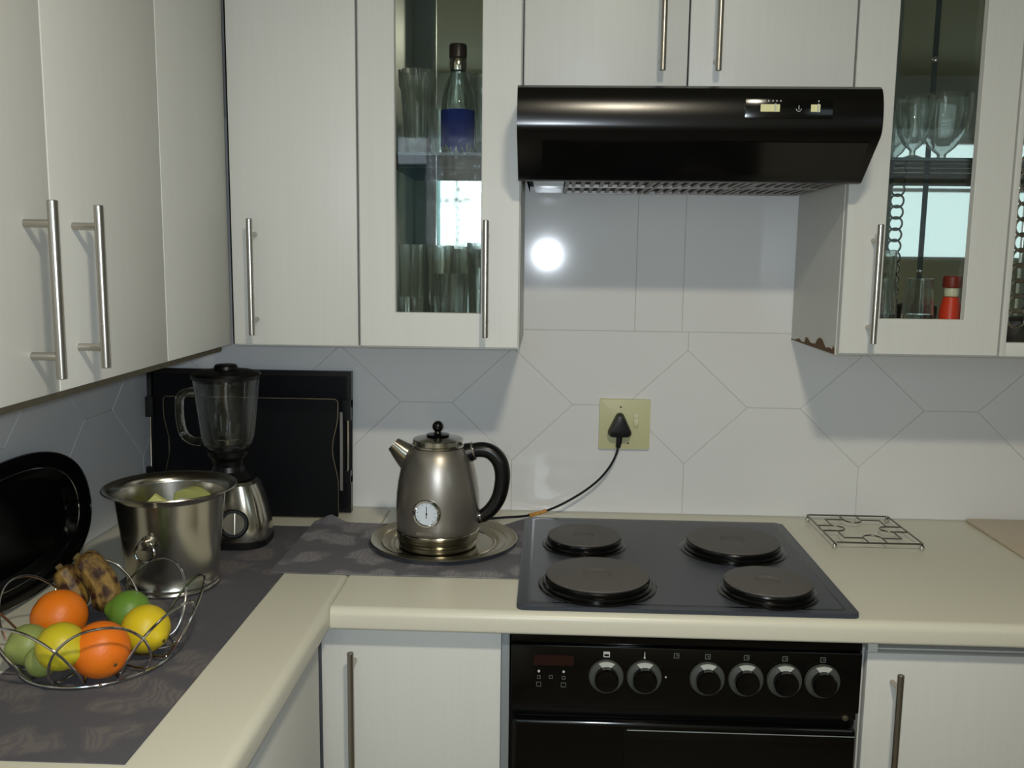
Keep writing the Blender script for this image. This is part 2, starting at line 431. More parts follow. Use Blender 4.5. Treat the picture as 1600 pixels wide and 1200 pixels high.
def tiles(centres, u0, u1, place, parent, uppers):
    polys = []
    for c in centres:
        polys.append([(c - HW, ZM), (c, ZB), (c + HW, ZM), (c, ZT)])
        l, r = c, c + PER
        polys.append([(l, ZT), (l + HW, ZM), (r - HW, ZM), (r, ZT), (r, Z1), (l, Z1)])
        polys.append([(l, Z0), (r, Z0), (r, ZB), (r - HW, ZM), (l + HW, ZM), (l, ZB)])
    for a, b in zip(uppers, uppers[1:]): polys.append([(a, Z1), (b, Z1), (b, 1.80), (a, 1.80)])
    for q in polys:
        q = clip(q, 0, u0, True)
        if len(q) > 2: q = clip(q, 0, u1, False)
        if len(q) < 3: continue
        dedup = []
        for p in q:
            if not dedup or (Vector(p) - Vector(dedup[-1])).length > 1e-4: dedup.append(p)
        if (Vector(dedup[0]) - Vector(dedup[-1])).length < 1e-4: dedup.pop()
        if len(dedup) < 3: continue
        q = inset(dedup, .0006)
        ms = MB(); o, ax, ay = place
        # a slightly different seat for each piece, as laid by hand
        ms.prism(q, Vector(o) + Vector(ax).cross(Vector(ay)) * random.uniform(-.0003, .0003), ax, ay, .0062, .0008, 2)
        ms.build('tile', 'tile', parent, smooth=False)
tiles([.368 + PER * k for k in range(-4, 3)], LX + .001, 1.40, ((0, .0062, 0), (1, 0, 0), (0, 0, 1)), wall_back, [LX + .001, -.556, -.154, .2445, .352, .754, 1.156, 1.40])
def tiles_left():
    o, ax, ay = (LX - .0062, 0, 0), (0, 1, 0), (0, 0, 1)      # ax x ay = +x
    tiles([-.042 - PER * k for k in range(-1, 4)][::-1], -1.50, -.001, (o, ax, ay), wall_left, [-1.50, -1.05, -.645, -.243, -.001])
tiles_left()

# ---------------------------------------------------------------- base units and worktops
def bar_handle(a, b, out, r=.0058, post=.029, stand=.035, off=None):
    """bar from a to b standing off along 'out' from the face point; posts back to the face"""
    a = Vector(a); b = Vector(b); out = Vector(out); d = (b - a).normalized(); m = MB()
    m.lathe([(0, 0), (r - .0008, 0), (r, .0008), (r, (b - a).length - .0008), (r - .0008, (b - a).length), (0, (b - a).length)], a, d, 18)
    for p in (a + d * post, b - d * post):
        m.lathe([(0, 0), (r * .8, 0), (r * .8, stand), (0, stand)], p, -out, 14)
    return m
def carcass(x0, x1, y0, y1, z0, z1, t=.016, open_dir='-y'):
    m = MB()
    m.box(x0, x0 + t, y0, y1, z0, z1); m.box(x1 - t, x1, y0, y1, z0, z1)
    if open_dir == '-y':
        m.box(x0 + t, x1 - t, y0, y1, z0, z0 + t); m.box(x0 + t, x1 - t, y0, y1, z1 - t, z1); m.box(x0 + t, x1 - t, y1 - .004, y1, z0 + t, z1 - t)
    return m

# worktops with a post-formed round front edge
def worktop_profile():
    pr = []; T = .039; R = .015
    for k in range(7):
        t = math.radians(90 - 90 * k / 6); pr.append((-R + R * math.cos(t), -R + R * math.sin(t)))
    for k in range(5):
        t = math.radians(-90 * k / 4); pr.append((-.006 + .006 * math.cos(t), -T + .006 + .006 * math.sin(t)))
    return pr, T
pr, T = worktop_profile()
# right run: front faces -y at y=-.6266 ; section in (y,z)
sec = [(0, .9)] + [(-(.6266) - p[0], .9 + p[1]) for p in pr] + [(0, .9 - T)]
m = MB(); m.prism(sec, (-.3182, 0, 0), (0, 1, 0), (0, 0, 1), 2.2)
wt = m.build('worktop', 'worktop', None, ang=40); tag(wt, 'long cream laminate worktop along the back wall with rounded front edge, under the hob', 'worktop')
sec = [(LX, .9)] + [(-.3186 + p[0], .9 + p[1]) for p in pr] + [(LX, .9 - T)]
m = MB(); m.prism(sec, (0, -2.0, 0), (1, 0, 0), (0, 0, 1), 0)
m = MB()
n = len(sec); vs = [(x, -2.0, z) for x, z in sec] + [(x, -.0005, z) for x, z in sec]
m.add(vs, [tuple(range(n)), tuple(range(2 * n - 1, n - 1, -1))] + [(i, (i + 1) % n, n + (i + 1) % n, n + i) for i in range(n)])
wt2 = m.build('worktop', 'worktop', None, ang=40); tag(wt2, 'cream laminate worktop along the left wall, running towards the camera', 'worktop')

def base_unit(x0, x1, label, doorx, hx, ztop, hz0, hz1, ctop=.858):
    t = thing('base_cabinet', label, 'cabinet', ((x0 + x1) / 2, -.30, 0))
    carcass(x0, x1, -.565, -.004, .10, ctop).build('carcass', 'melamine_side', t)
    MB().box(x0, x1, -.50, -.48, .0, .10).build('plinth', 'melamine_side', t)
    d = MB().box(doorx[0], doorx[1], -.585, -.567, .11, ztop, .0015).build('door', 'melamine', t)
    bar_handle((hx, -.62, hz0), (hx, -.62, hz1), (0, -1, 0)).build('handle', 'steel_handle', d)
    return t
base_unit(-.3445, -.026, 'white base cabinet with tall steel handle left of the oven', (-.3442, -.0265), -.285, .8575, .49, .818)
base_unit(.6035, 1.10, 'white base cabinet right of the oven with a dark gap above its door', (.6055, 1.098), .6505, .8285, .50, .806, .8300)
t = thing('base_cabinet', 'white base cabinet under the left worktop, its door facing right', 'cabinet', (-.62, -1.2, 0))
m = MB(); m.box(LX + .002, -.365, -1.80, -.60, .10, .858); m.build('carcass', 'melamine_side', t)
MB().box(-.43, -.41, -1.80, -.60, 0, .10).build('plinth', 'melamine_side', t)
MB().box(-.363, -.345, -1.10, -.602, .11, .853, .0015).build('door', 'melamine', t)
MB().box(-.363, -.345, -1.60, -1.103, .11, .853, .0015).build('door', 'melamine', t)
o = MB().box(.606, .6225, -.583, -.569, .8300, .8575).build('gap_block', 'white_pack'); tag(o, 'small pale block in the dark gap between the worktop and right base door', 'block')
o = MB().box(-.0255, -.0115, -.596, -.10, .10, .857, .001).build('filler_strip', 'trim_steel'); tag(o, 'narrow grey upright strip between the left base cabinet and the oven', 'trim strip')
o = MB().box(-.3187, -.3180, -.61, -.02, .9001, .9005).build('joint_strip', 'joint_filler'); tag(o, 'thin joint line across the cream worktops at the inside corner', 'joint')

# ---------------------------------------------------------------- wall cabinets
HB = 1.3207
def door_panel(parent, x0, x1, z0, z1, y=-.343, th=.018):
    return MB().box(x0, x1, y, y + th, z0, z1, .0012).build('door', 'melamine', parent)
FY = -.343
# left run (doors face +x at x=-.572)
t = thing('wall_cabinet', 'white wall cabinet on the left wall with two doors and two bar handles', 'cabinet', (-.73, -.98, HB))
m = MB()
m.box(LX + .001, -.592, -1.36, -.345, HB - .014, HB + .004); m.box(LX + .001, -.592, -1.36, -1.344, HB, TOP); m.box(LX + .001, -.592, -.362, -.345, HB, TOP)
m.box(LX + .001, -.592, -1.36, -.345, TOP - .016, TOP); m.build('carcass', 'carcass_edge', t)
for y0, y1, hy in ((-1.3125, -.9812, -1.0395), (-.9788, -.6472, -.928)):
    d = MB().box(-.590, -.572, y0, y1, HB, TOP, .0012).build('door', 'melamine', t)
    bar_handle((-.537, hy, 1.3455), (-.537, hy, 1.5565), (1, 0, 0), r=.0062, post=.027).build('handle', 'steel_handle', d)
MB().box(-.590, -.572, -.6448, -.3465, HB, TOP, .0012).build('filler_panel', 'melamine', t)

# plain door cabinet in the corner
t = thing('wall_cabinet', 'white wall cabinet in the corner with one plain door, left of the glass door', 'cabinet', (-.445, -.17, HB))
carcass(-.5695, -.3215, -.323, -.002, HB - .004, TOP).build('carcass', 'melamine_side', t)
d = door_panel(t, -.5665, -.3228, HB, TOP)
bar_handle((-.520, -.378, 1.3415), (-.520, -.378, 1.562), (0, -1, 0), post=.029).build('handle', 'steel_handle', d)

def glass_cabinet(label, x0, x1, ox0, ox1, oz0, oz1, hx, shelves, joint=None, cx1=None):
    t = thing('glass_cabinet', label, 'cabinet', ((x0 + x1) / 2, -.17, HB)); dx1 = x1; x1 = cx1 or x1
    carcass(x0, x1, -.323, -.002, HB - .004, TOP).build('carcass', 'melamine_side', t)
    if joint is None:
        MB().box(x0 + .017, x1 - .017, -.012, -.007, HB + .014, TOP - .02).build('mirror_back', 'mirror', t)
    else:
        MB().box(x0 + .017, joint - .006, -.012, -.007, HB + .014, TOP - .02).build('mirror_back', 'mirror', t)
        MB().box(joint + .006, x1 - .017, -.0125, -.0075, HB + .014, TOP - .02).build('mirror_back', 'mirror', t)
        MB().box(joint - .0058, joint + .0058, -.010, -.007, HB + .014, TOP - .02).build('joint_strip', 'mirror_gap', t)
        for z in (1.475, 1.69, 1.93):
            MB().lathe([(0, 0), (.006, 0), (.006, .003), (0, .005)], (joint, -.010, z), (0, -1, 0), 12).build('mirror_clip', 'chrome', t)
    for z in shelves:
        s = MB().box(x0 + .018, x1 - .018, -.316, -.014, z - .005, z).build('shelf', 'shelf_glass', t)
        MB().box(x0 + .018, x1 - .018, -.3185, -.3162, z - .005, z).build('shelf_edge', 'shelf_edge', s)
    m = MB(); y0, y1 = FY, FY + .018
    a, b, c, e = x0 + .0012, dx1 - .0012, HB, TOP
    # frame as one ring: front, back, outer and inner faces, with a small inner chamfer
    k = .0015
    O = [(a, c), (b, c), (b, e), (a, e)]; I = [(ox0, oz0), (ox1, oz0), (ox1, oz1), (ox0, oz1)]; J = [(ox0 - k, oz0 - k), (ox1 + k, oz0 - k), (ox1 + k, oz1 + k), (ox0 - k, oz1 + k)]
    O2 = [(a + k, c + k), (b - k, c + k), (b - k, e - k), (a + k, e - k)]
    vs = [(x, y0 + k, z) for x, z in O] + [(x, y0, z) for x, z in O2] + [(x, y0, z) for x, z in J] + [(x, y0 + k, z) for x, z in I] + [(x, y1, z) for x, z in I] + [(x, y1, z) for x, z in O]
    fs = []
    for r in range(6):
        r2 = (r + 1) % 6
        for i in range(4):
            j = (i + 1) % 4; fs.append((r * 4 + i, r * 4 + j, r2 * 4 + j, r2 * 4 + i))
    m.add(vs, fs); d = m.build('door', 'melamine', t, ang=25)
    MB().box(ox0 - .008, ox1 + .008, y1 + .0005, y1 + .004, oz0 - .008, min(oz1 + .008, TOP - .02)).build('pane', 'pane', d)
    if hx: bar_handle((hx, -.378, 1.3435), (hx, -.378, 1.5635), (0, -1, 0), post=.029).build('handle', 'steel_handle', d)
    return t
glass_cabinet('white wall cabinet with a narrow glass door, left of the cooker hood', -.3195, -.0105, -.2495, -.0850, 1.3872, 2.15, -.0735, [1.692], None)
gR = glass_cabinet('white two door glass cabinet right of the hood, cut by the photo edge', .6000, .8995, .6740, .8310, 1.3885, 2.15, .652, [1.690], .872, 1.30)
# chipped bottom edge of its side panel
m = MB()
pts = [(-.003, 0), (-.318, 0), (-.318, .010), (-.312, .016), (-.305, .008), (-.285, .010), (-.262, .007), (-.238, .021), (-.222, .024), (-.205, .019), (-.19, .008), (-.155, .007), (-.13, .016), (-.118, .015), (-.112, .004), (-.085, .003), (-.07, .008), (-.05, .006), (-.04, .003), (-.003, .002)]
m.prism([(-y, z) for y, z in pts][::-1], (.6002, 0, HB - .0035), (0, -1, 0), (0, 0, 1), .0010)
m.build('chipped_edge', 'chipboard', gR)
# its second door, only the left edge in view
m = MB(); m.box(.9015, .9125, FY, FY + .018, HB, TOP, .001); m.box(.9125, 1.299, FY, FY + .018, HB, 1.3465, .001); m.box(1.25, 1.299, FY, FY + .018, 1.3465, TOP, .001)
far_door = m.build('door', 'melamine', gR)
MB().box(.9128, 1.2495, FY + .013, FY + .017, 1.3468, TOP - .02).build('pane', 'pane', far_door)
# over the hood
t = thing('wall_cabinet', 'white wall cabinet above the black cooker hood with two doors', 'cabinet', (.296, -.17, 1.795))
carcass(-.0085, .5985, -.323, -.002, 1.795, TOP).build('carcass', 'melamine_side', t)
for a, b, hx in ((-.0065, .2935, .2445), (.2965, .5970, .3445)):
    d = door_panel(t, a, b, 1.795, TOP)
    bar_handle((hx, -.378, 1.8335), (hx, -.378, 2.054), (0, -1, 0), post=.022).build('handle', 'steel_handle', d)
MB().box(.2937, .2963, -.3255, -.3235, 1.80, TOP).build('gap_shadow_strip', 'gap_shade', t)
# black strip painting the shade of the corner gap between the two runs
o = MB().box(-.5705, -.5697, -.338, -.32, HB, TOP).build('gap_shade_strip', 'gap_shade'); tag(o, 'black strip painted as the shade in the gap between the left wall cabinet and the corner cabinet', 'gap')

# ---------------------------------------------------------------- cooker hood
hood = thing('cooker_hood', 'black cooker hood with sloping front over the hob', 'cooker hood', (.293, -.25, 1.63))
X0, X1 = -.0135, .6005
sec = [(-.346, 1.7905), (-.468, 1.7905), (-.480, 1.7885), (-.490, 1.783), (-.4965, 1.772), (-.5005, 1.757), (-.5025, 1.740), (-.5025, 1.722), (-.500, 1.712), (-.4955, 1.704),
       (-.417, 1.640), (-.412, 1.636), (-.408, 1.634), (-.392, 1.634), (-.392, 1.645), (-.346, 1.645)]
m = MB(); m.prism(sec, (X0, 0, 0), (0, 1, 0), (0, 0, 1), X1 - X0)
m.build('front_cover', 'black_hood', hood, ang=30)
m = MB(); m.box(.001, .586, -.3455, -.010, 1.652, 1.785); m.box(X0 + .014, .0005, -.3455, -.012, 1.638, 1.70); m.box(.5855, .592, -.3455, -.012, 1.638, 1.70)
m.build('housing', 'filter_dark', hood)
# sloped visor set in the front
dirv = Vector((0, .0785, -.064)).normalized(); nv = Vector((0, -.064, -.0785)).normalized()
o0 = Vector((0, -.4955, 1.704))
m = MB(); m.prism([(.030, .012), (.585, .012), (.585, .090), (.030, .090)], o0 + nv * .0002, (1, 0, 0), tuple(dirv), -.0016, .0)
m.build('visor', 'smoked', hood)
m = MB(); m.box(.370, .516, -.5042, -.5018, 1.7325, 1.7645, .0006); m.build('control_panel', 'black_gloss', hood)
cp = hood.children[-1] if hood.children else None
for a, b in ((.3955, .4275), (.4790, .4945)):
    s = MB().box(a, b, -.5052, -.5041, 1.7432, 1.7552).build('slider', 'hood_button', hood); s['label'] = 'cream slider window'
    MB().box((a + b * 3) / 4 - .0012, (a + b * 3) / 4 + .0012, -.5078, -.5052, 1.7425, 1.7560).build('slider_tab', 'white_mark', s)
tk = None
for x in (.4015, .4085, .4155, .4220, .4285, .4915):
    if tk is None: tk = MB().box(x - .0009, x + .0009, -.5049, -.5041, 1.7595, 1.7620).build('printed_tick', 'white_mark', hood)
    else: dup_part(tk, hood, dx=x - .4015)
m = MB(); m.tube([(.4590 + .0042 * math.cos(a), -.5046, 1.7482 + .0042 * math.sin(a)) for a in [PI + PI * k / 10 for k in range(11)]] , .0006, 6)
m.build('lamp_symbol', 'white_mark', hood)
MB().box(.4585, .4597, -.5049, -.5041, 1.7470, 1.7535).build('printed_tick', 'white_mark', hood)
# underside: lamp lens and filters with slats
MB().box(.012, .072, -.388, -.030, 1.638, 1.642, .001).build('lamp_lens', 'lens', hood)
MB().box(.076, .585, -.390, -.014, 1.6435, 1.6475).build('filter_back', 'filter_dark', hood)
m = MB()
for a in (.074, .238, .252, .412, .426, .580): m.box(a, a + .008, -.390, -.020, 1.6372, 1.6432)
for y in (-.392, -.205, -.024): m.box(.074, .588, y, y + .009, 1.6368, 1.6432)
m.build('filter_frame', 'filter_metal', hood)
first = None
for k in range(27):
    x = .088 + k * .0185
    if any(abs(x - c) < .013 for c in (.249, .423)): continue
    if first is None:
        m = MB(); m.prism([(x - .004, -.385), (x + .004, -.385), (x + .012, -.03), (x + .004, -.03)], (0, 0, 1.6385), (1, 0, 0), (0, 1, 0), .004); first = m.build('filter_slat', 'filter_metal', hood); fx = x
    else: dup_part(first, hood, dx=x - fx)

# ---------------------------------------------------------------- hob
hob = thing('electric_hob', 'black four plate electric hob set into the cream worktop', 'hob', (.29, -.345, .9))
m = MB(); m.prism(rrect(0, .580, -.6130, -.0755, .012), (0, 0, .9002), (1, 0, 0), (0, 1, 0), .0075, .004, 3)
m.build('rim', 'hob_enamel', hob)
m = MB(); m.prism(rrect(.0185, .5620, -.5970, -.0850, .010), (0, 0, .9060), (1, 0, 0), (0, 1, 0), .0019); m.build('groove', 'plate_ring', hob)
m = MB(); m.prism(rrect(.0235, .5570, -.5920, -.0900, .008), (0, 0, .9060), (1, 0, 0), (0, 1, 0), .0022, .0008, 1)
m.build('enamel_panel', 'hob_enamel', hob)
for lab, cx, cy, r in (('back left', .1280, -.2700, .0750), ('back right', .4310, -.2790, .0930), ('front left', .1430, -.5040, .0930), ('front right', .4460, -.5170, .0770)):
    p = MB().lathe([(0, .0272), (r * .25, .0272), (r * .30, .0304), (r * .95, .0310), (r * .99, .0298), (r, .0285), (r * .985, .0262)], (cx, cy, .9), seg=64).build('hotplate', 'plate_iron', hob)
    MB().lathe([(r * .97, .0262), (r * 1.005, .0262), (r * 1.02, .0235), (r * 1.015, .0180), (r * 1.05, .0172), (r * 1.075, .0150), (r * 1.07, .0120), (r * 1.13, .0110), (r * 1.155, .0092), (r * 1.155, .0081), (r * .9, .0081)], (cx, cy, .9), seg=64).build('spill_ring', 'plate_ring', p)

# ---------------------------------------------------------------- oven
oven = thing('built_in_oven', 'black built-in oven with six knobs below the hob', 'oven', (.29, -.3, .1))
m = MB(); m.box(-.010, .592, -.578, -.03, .12, .850); m.build('body', 'black_satin', oven)
m = MB(); m.box(-.009, .593, -.598, -.579, .722, .832, .003); m.box(-.009, .593, -.592, -.579, .833, .857, .001); m.build('control_panel', 'black_gloss', oven)
m = MB(); m.box(-.006, .590, -.590, -.579, .708, .720); m.build('vent_strip', 'black_satin', oven)
dr = MB().box(-.006, .590, -.604, -.579, .26, .698, .009, 4).build('door', 'black_gloss', oven, ang=20)
m = MB(); m.box(.190, .585, -.6060, -.6035, .60, .683, .001); m.box(.02, .565, -.6056, -.6035, .30, .596, .001); m.build('door_glass', 'smoked', dr)
MB().tube([(.195, -.6065, .6845), (.585, -.6065, .6845)], .0009, 8).build('grip_edge', 'trim_steel', dr)
MB().lathe([(0, 0), (.006, 0), (.005, .004), (0, .006)], (.572, -.590, .7115), (0, -1, 0), 12).build('screw', 'screw', oven)
d = MB().box(.031, .100, -.5995, -.5978, .796, .8145).build('display', 'red_display', oven); d['label'] = 'dull red display window'
for x in (.040, .083): MB().lathe([(0, 0), (.0022, 0), (.0022, .0012), (0, .0016)], (x, -.598, .7845), (0, -1, 0), 10).build('button', 'white_mark', oven)
def frame_mark(x, z, w_, h_, t_, dot=False):
    y = -.5985; o_ = [(-w_, -h_), (w_, -h_), (w_, h_), (-w_, h_)]; i_ = [(-w_ + t_, -h_ + t_), (w_ - t_, -h_ + t_), (w_ - t_, h_ - t_), (-w_ + t_, h_ - t_)]
    vs = [(x + a, y - k, z + b) for k in (0, .0006) for q in (o_, i_) for a, b in q]
    fs = []
    for i in range(4):
        j = (i + 1) % 4
        fs += [(8 + i, 8 + j, 12 + j, 12 + i), (i, 8 + i, 8 + j, j), (4 + i, 4 + j, 12 + j, 12 + i), (i, j, 4 + j, 4 + i)]
    return MB().add(vs, fs)
for x, z, q in ((.040, .7735, .003), (.083, .7735, .003), (.061, .7745, .0032), (.040, .7605, .0042), (.083, .7605, .0042)):
    frame_mark(x, z, q, q, .0009).build('button_mark', 'dim_mark', oven)
KX = (.1565, .2220, .3300, .3960, .4615, .5260)
for i, x in enumerate(KX):
    z = .7795 + .0005 * i
    ring = MB().lathe([(.0195, .001), (.0298, .001), (.0305, .0025), (.029, .007), (.0195, .010)], (x, -.598, z), (0, -1, 0), 48).build('knob_ring', 'grey_plastic', oven)
    MB().lathe([(.0205, .002), (.0205, .021), (.0185, .0245), (.012, .0235), (0, .0225)], (x, -.598, z), (0, -1, 0), 40).build('knob_cap', 'black_gloss', ring)
    m = MB(); q = []
    for a in (62, 75, 90, 105, 118): q.append((x + .0293 * math.cos(math.radians(a)), z + .0293 * math.sin(math.radians(a))))
    for a in (112, 100, 90, 80, 68): q.append((x + .0208 * math.cos(math.radians(a)), z + .0208 * math.sin(math.radians(a))))
    m.prism(q, (0, -.6068, 0), (1, 0, 0), (0, 0, 1), .0024)
    m.build('pointer_mark', 'white_mark', ring)
frame_mark(KX[0], .8185, .0055, .0050, .0015).build('oven_symbol', 'white_mark', oven)      # framed bar
MB().box(KX[0] - .0040, KX[0] + .0040, -.599, -.5979, .8190, .8220).build('oven_symbol_bar', 'white_mark', oven)
x = KX[1]; MB().lathe([(0, .8125), (.0017, .8130), (.0019, .8145), (.0009, .8160), (.0008, .8240), (0, .8245)], (x, -.5985, 0), seg=10).build('thermometer_symbol', 'white_mark', oven)
MB().lathe([(0, 0), (.0016, 0), (.0016, .001), (0, .001)], (.2595, -.598, .7800), (0, -1, 0), 10).build('indicator_light', 'white_mark', oven)
for x in [.2765] + list(KX[2:]):                        # plate symbols: square with one dot
    q = frame_mark(x, .8195, .0046, .0046, .0012).build('plate_symbol', 'dim_mark', oven)
    MB().lathe([(0, 0), (.0014, 0), (.0014, .001), (0, .001)], (x + .0012, -.598, .8195), (0, -1, 0), 8).build('symbol_dot', 'dim_mark', q)

# ---------------------------------------------------------------- socket, plug and cord
so = thing('wall_socket', 'cream wall socket plate with a switch, on the tiles behind the hob', 'socket', (.2268, 0, 1.056))
m = MB(); m.prism(rrect(.1685, .2855, 1.0565, 1.1735, .003), (0, 0, 0), (1, 0, 0), (0, 0, 1), .009, .0018, 2); m.build('face_plate', 'cream_plastic', so)
m = MB(); m.box(.2470, .2595, -.0112, -.0088, 1.1075, 1.1420, .0008); sw = m.build('switch_frame', 'cream_plastic', so)
m = MB(); m.prism([(-.0085, 1.1135), (-.0128, 1.1150), (-.0138, 1.1230), (-.0100, 1.1290), (-.0085, 1.1290)], (.2492, 0, 0), (0, 1, 0), (0, 0, 1), .0085); m.build('rocker', 'switch', so)
MB().box(.2485, .2580, -.0118, -.0111, 1.1335, 1.1395).build('indicator', 'switch', so)
for x, z in ((.2170, 1.1555), (.2360, 1.0705)): MB().lathe([(0, 0), (.0026, 0), (.0026, .0008), (0, .0012)], (x, -.009, z), (0, -1, 0), 12).build('screw', 'screw', so)
pl = thing('plug_and_cord', 'black three pin plug in the socket with a cord to the kettle', 'plug', (.2152, -.01, 1.06))
def tri(s, n=6):
    base = [(0, .0275), (-.026, -.019), (.026, -.019)]; r = .010; out = []
    for i, (cx, cy) in enumerate(((0, .0205), (-.0165, -.0140), (.0165, -.0140))):
        a0 = (30, 150, 270)[i]
        a0 = {0: 20, 1: 155, 2: 270}[i]
        for k in range(n + 1):
            t = math.radians(a0 + (140, 115, 110)[i] * k / n); out.append(((cx + r * math.cos(t)) * s, (cy + r * math.sin(t)) * s))
    return out
m = MB(); cz = 1.112
rows = [(1.0, -.0095), (1.03, -.016), (1.0, -.032), (.88, -.040), (.55, -.042)]
vs = []; fs = []; k = len(tri(1))
for s_, y in rows: vs += [(.2152 + a, y, cz + b) for a, b in tri(s_)]
for r_ in range(len(rows) - 1):
    for i in range(k): fs.append((r_ * k + i, r_ * k + (i + 1) % k, (r_ + 1) * k + (i + 1) % k, (r_ + 1) * k + i))
fs.append(tuple((len(rows) - 1) * k + i for i in range(k))); fs.append(tuple(reversed(range(k))))
m.add(vs, fs); m.build('plug_body', 'black_plastic', pl)
MB().tube([(.2150, -.027, 1.092), (.2136, -.028, 1.076), (.2120, -.028, 1.0635)], [.0075, .0068, .0052], 12).build('cord_grip', 'black_plastic', pl)
cord = catmull([(.2122, -.028, 1.066), (.2070, -.029, 1.045), (.1935, -.030, 1.018), (.1720, -.030, .990), (.1430, -.031, .9645), (.1130, -.032, .9440), (.0820, -.034, .9265), (.050, -.040, .9135), (.022, -.047, .9065), (-.006, -.062, .9052), (-.040, -.072, .9052), (-.080, -.085, .9052), (-.118, -.100, .912), (-.138, -.116, .921), (-.150, -.135, .9215), (-.158, -.160, .9190), (-.163, -.180, .9180)], 8)
MB().tube(cord, .0028, 10).build('cord', 'black_plastic', pl)
tp = MB().tube(catmull([(.0500, -.0400, .9135), (.036, -.0430, .9095), (.022, -.047, .9066), (.010, -.0535, .9055)], 4), .0044, 10).build('tape_wrap', 'tape_yellow', pl); tp['label'] = 'yellow and red tape wound round the cord'

# ---------------------------------------------------------------- cloths on the worktop
def cloth(x0, x1, y0, y1, z, hump=None, nx=60, ny=60, th=.0012, skew=None):
    vs = []; fs = []
    for j in range(ny + 1):
        for i in range(nx + 1):
            a = i / nx; b = j / ny; x = x0 + (x1 - x0) * a; y = y0 + (y1 - y0) * b
            if skew: x, y = skew(a, b, x, y)
            h = z + .0006 * (math.sin(x * 37 + y * 11) + math.sin(y * 29 - x * 17)) * .5 + .0006
            if hump: h += hump(x, y)
            vs.append((x, y, h))
    for j in range(ny):
        for i in range(nx):
            q = j * (nx + 1) + i; fs.append((q, q + 1, q + nx + 2, q + nx + 1))
    n = len(vs); vs += [(v[0], v[1], max(v[2] - th, .9002)) for v in vs]; fs += [tuple(n + k for k in reversed(f_)) for f_ in fs[:]]
    ring = [i for i in range(nx)] + [j * (nx + 1) + nx for j in range(ny)] + [ny * (nx + 1) + i for i in range(nx, 0, -1)] + [j * (nx + 1) for j in range(ny, 0, -1)]
    for a, b in zip(ring, ring[1:] + ring[:1]): fs.append((a, n + a, n + b, b))
    return MB().add(vs, fs)
def sk(a, b, x, y):
    return x + (.012 * (1 - b) * (1 - a)), y
c1 = cloth(-.732, -.443, -1.122, -.165, .9010, skew=sk).build('table_runner', 'runner'); tag(c1, 'dark grey patterned cloth runner along the left worktop, under the fruit basket', 'cloth')
def hump(x, y):
    d = math.hypot((x + .432) / .036, (y + .130) / .028); return .018 * max(0, 1 - d)
def sk2(a, b, x, y):
    y2 = y + (.020 * (1 - a) if b > .5 else 0) * (b - .5) * 2
    if a > .86 and b > .6: y2 += .085 * (a - .86) / .14 * (b - .6) / .4
    return x, y2
c2 = cloth(-.470, .0035, -.4650, -.1500, .9024, hump=hump, skew=sk2).build('table_runner', 'runner_light'); tag(c2, 'grey leaf patterned cloth under the round silver tray, with a rumpled corner', 'cloth')

# ---------------------------------------------------------------- kettle on its silver tray
o = MB().lathe([(0, .0010), (.102, .0010), (.1035, .0024), (.1055, .0030), (.1075, .0022), (.1095, .0018), (.1130, .0034), (.1200, .0060), (.1270, .0074), (.1290, .0066), (.1310, .0078), (.1400, .0108), (.1480, .0128), (.1510, .0136), (.1530, .0126), (.1530, .0112), (.146, .0085), (.125, .0040), (.105, 0), (0, 0)], (-.163, -.268, .9045), seg=96).build('round_tray', 'silver_tray')
tag(o, 'round silver metal tray with raised rim under the kettle', 'tray')
K = Vector((-.1745, -.280, 0))
ket = thing('electric_kettle', 'gunmetal electric kettle with black handle and round gauge on the silver tray', 'kettle', (K.x, K.y, .906))
MB().lathe([(.060, .9068), (.079, .9075), (.0805, .9100), (.0805, .9160), (.0785, .9178), (.0785, .9195), (.0830, .9210), (.0830, .9235), (.060, .9240)], (K.x, K.y, 0), seg=72).build('power_base', 'polished', ket)
MB().lathe([(.060, .9245), (.0840, .9250), (.0848, .9270), (.0848, .9400), (.0836, .9420), (.060, .9425)], (K.x, K.y, 0), seg=72).build('steel_band', 'polished', ket)
MB().lathe([(.060, .9428), (.0838, .9430), (.0848, .9480), (.0855, .9700), (.0852, .9950), (.0838, 1.0180), (.0810, 1.0400), (.0768, 1.0620), (.0710, 1.0830), (.0650, 1.0990), (.0585, 1.1090), (.0560, 1.1120), (.040, 1.1125)], (K.x, K.y, 0), seg=80).build('body', 'gunmetal', ket)
MB().lathe([(.040, 1.1122), (.0555, 1.1128), (.0562, 1.1145), (.0545, 1.1170), (.0515, 1.1182), (.0508, 1.1265), (.0495, 1.1280), (.0450, 1.1290), (.0300, 1.1322), (.0200, 1.1340), (0, 1.1345)], (K.x, K.y, 0), seg=64).build('lid', 'polished', ket)
m = MB(); m.lathe([(0, 1.1340), (.0225, 1.1344), (.0240, 1.1358), (.0225, 1.1372), (.0080, 1.1392), (.0062, 1.1430), (.0066, 1.1460), (.0, 1.1465)], (K.x, K.y, 0), seg=32); m.ball((K.x, K.y, 1.1528), .0114)
m.build('lid_knob', 'black_gloss', ket)
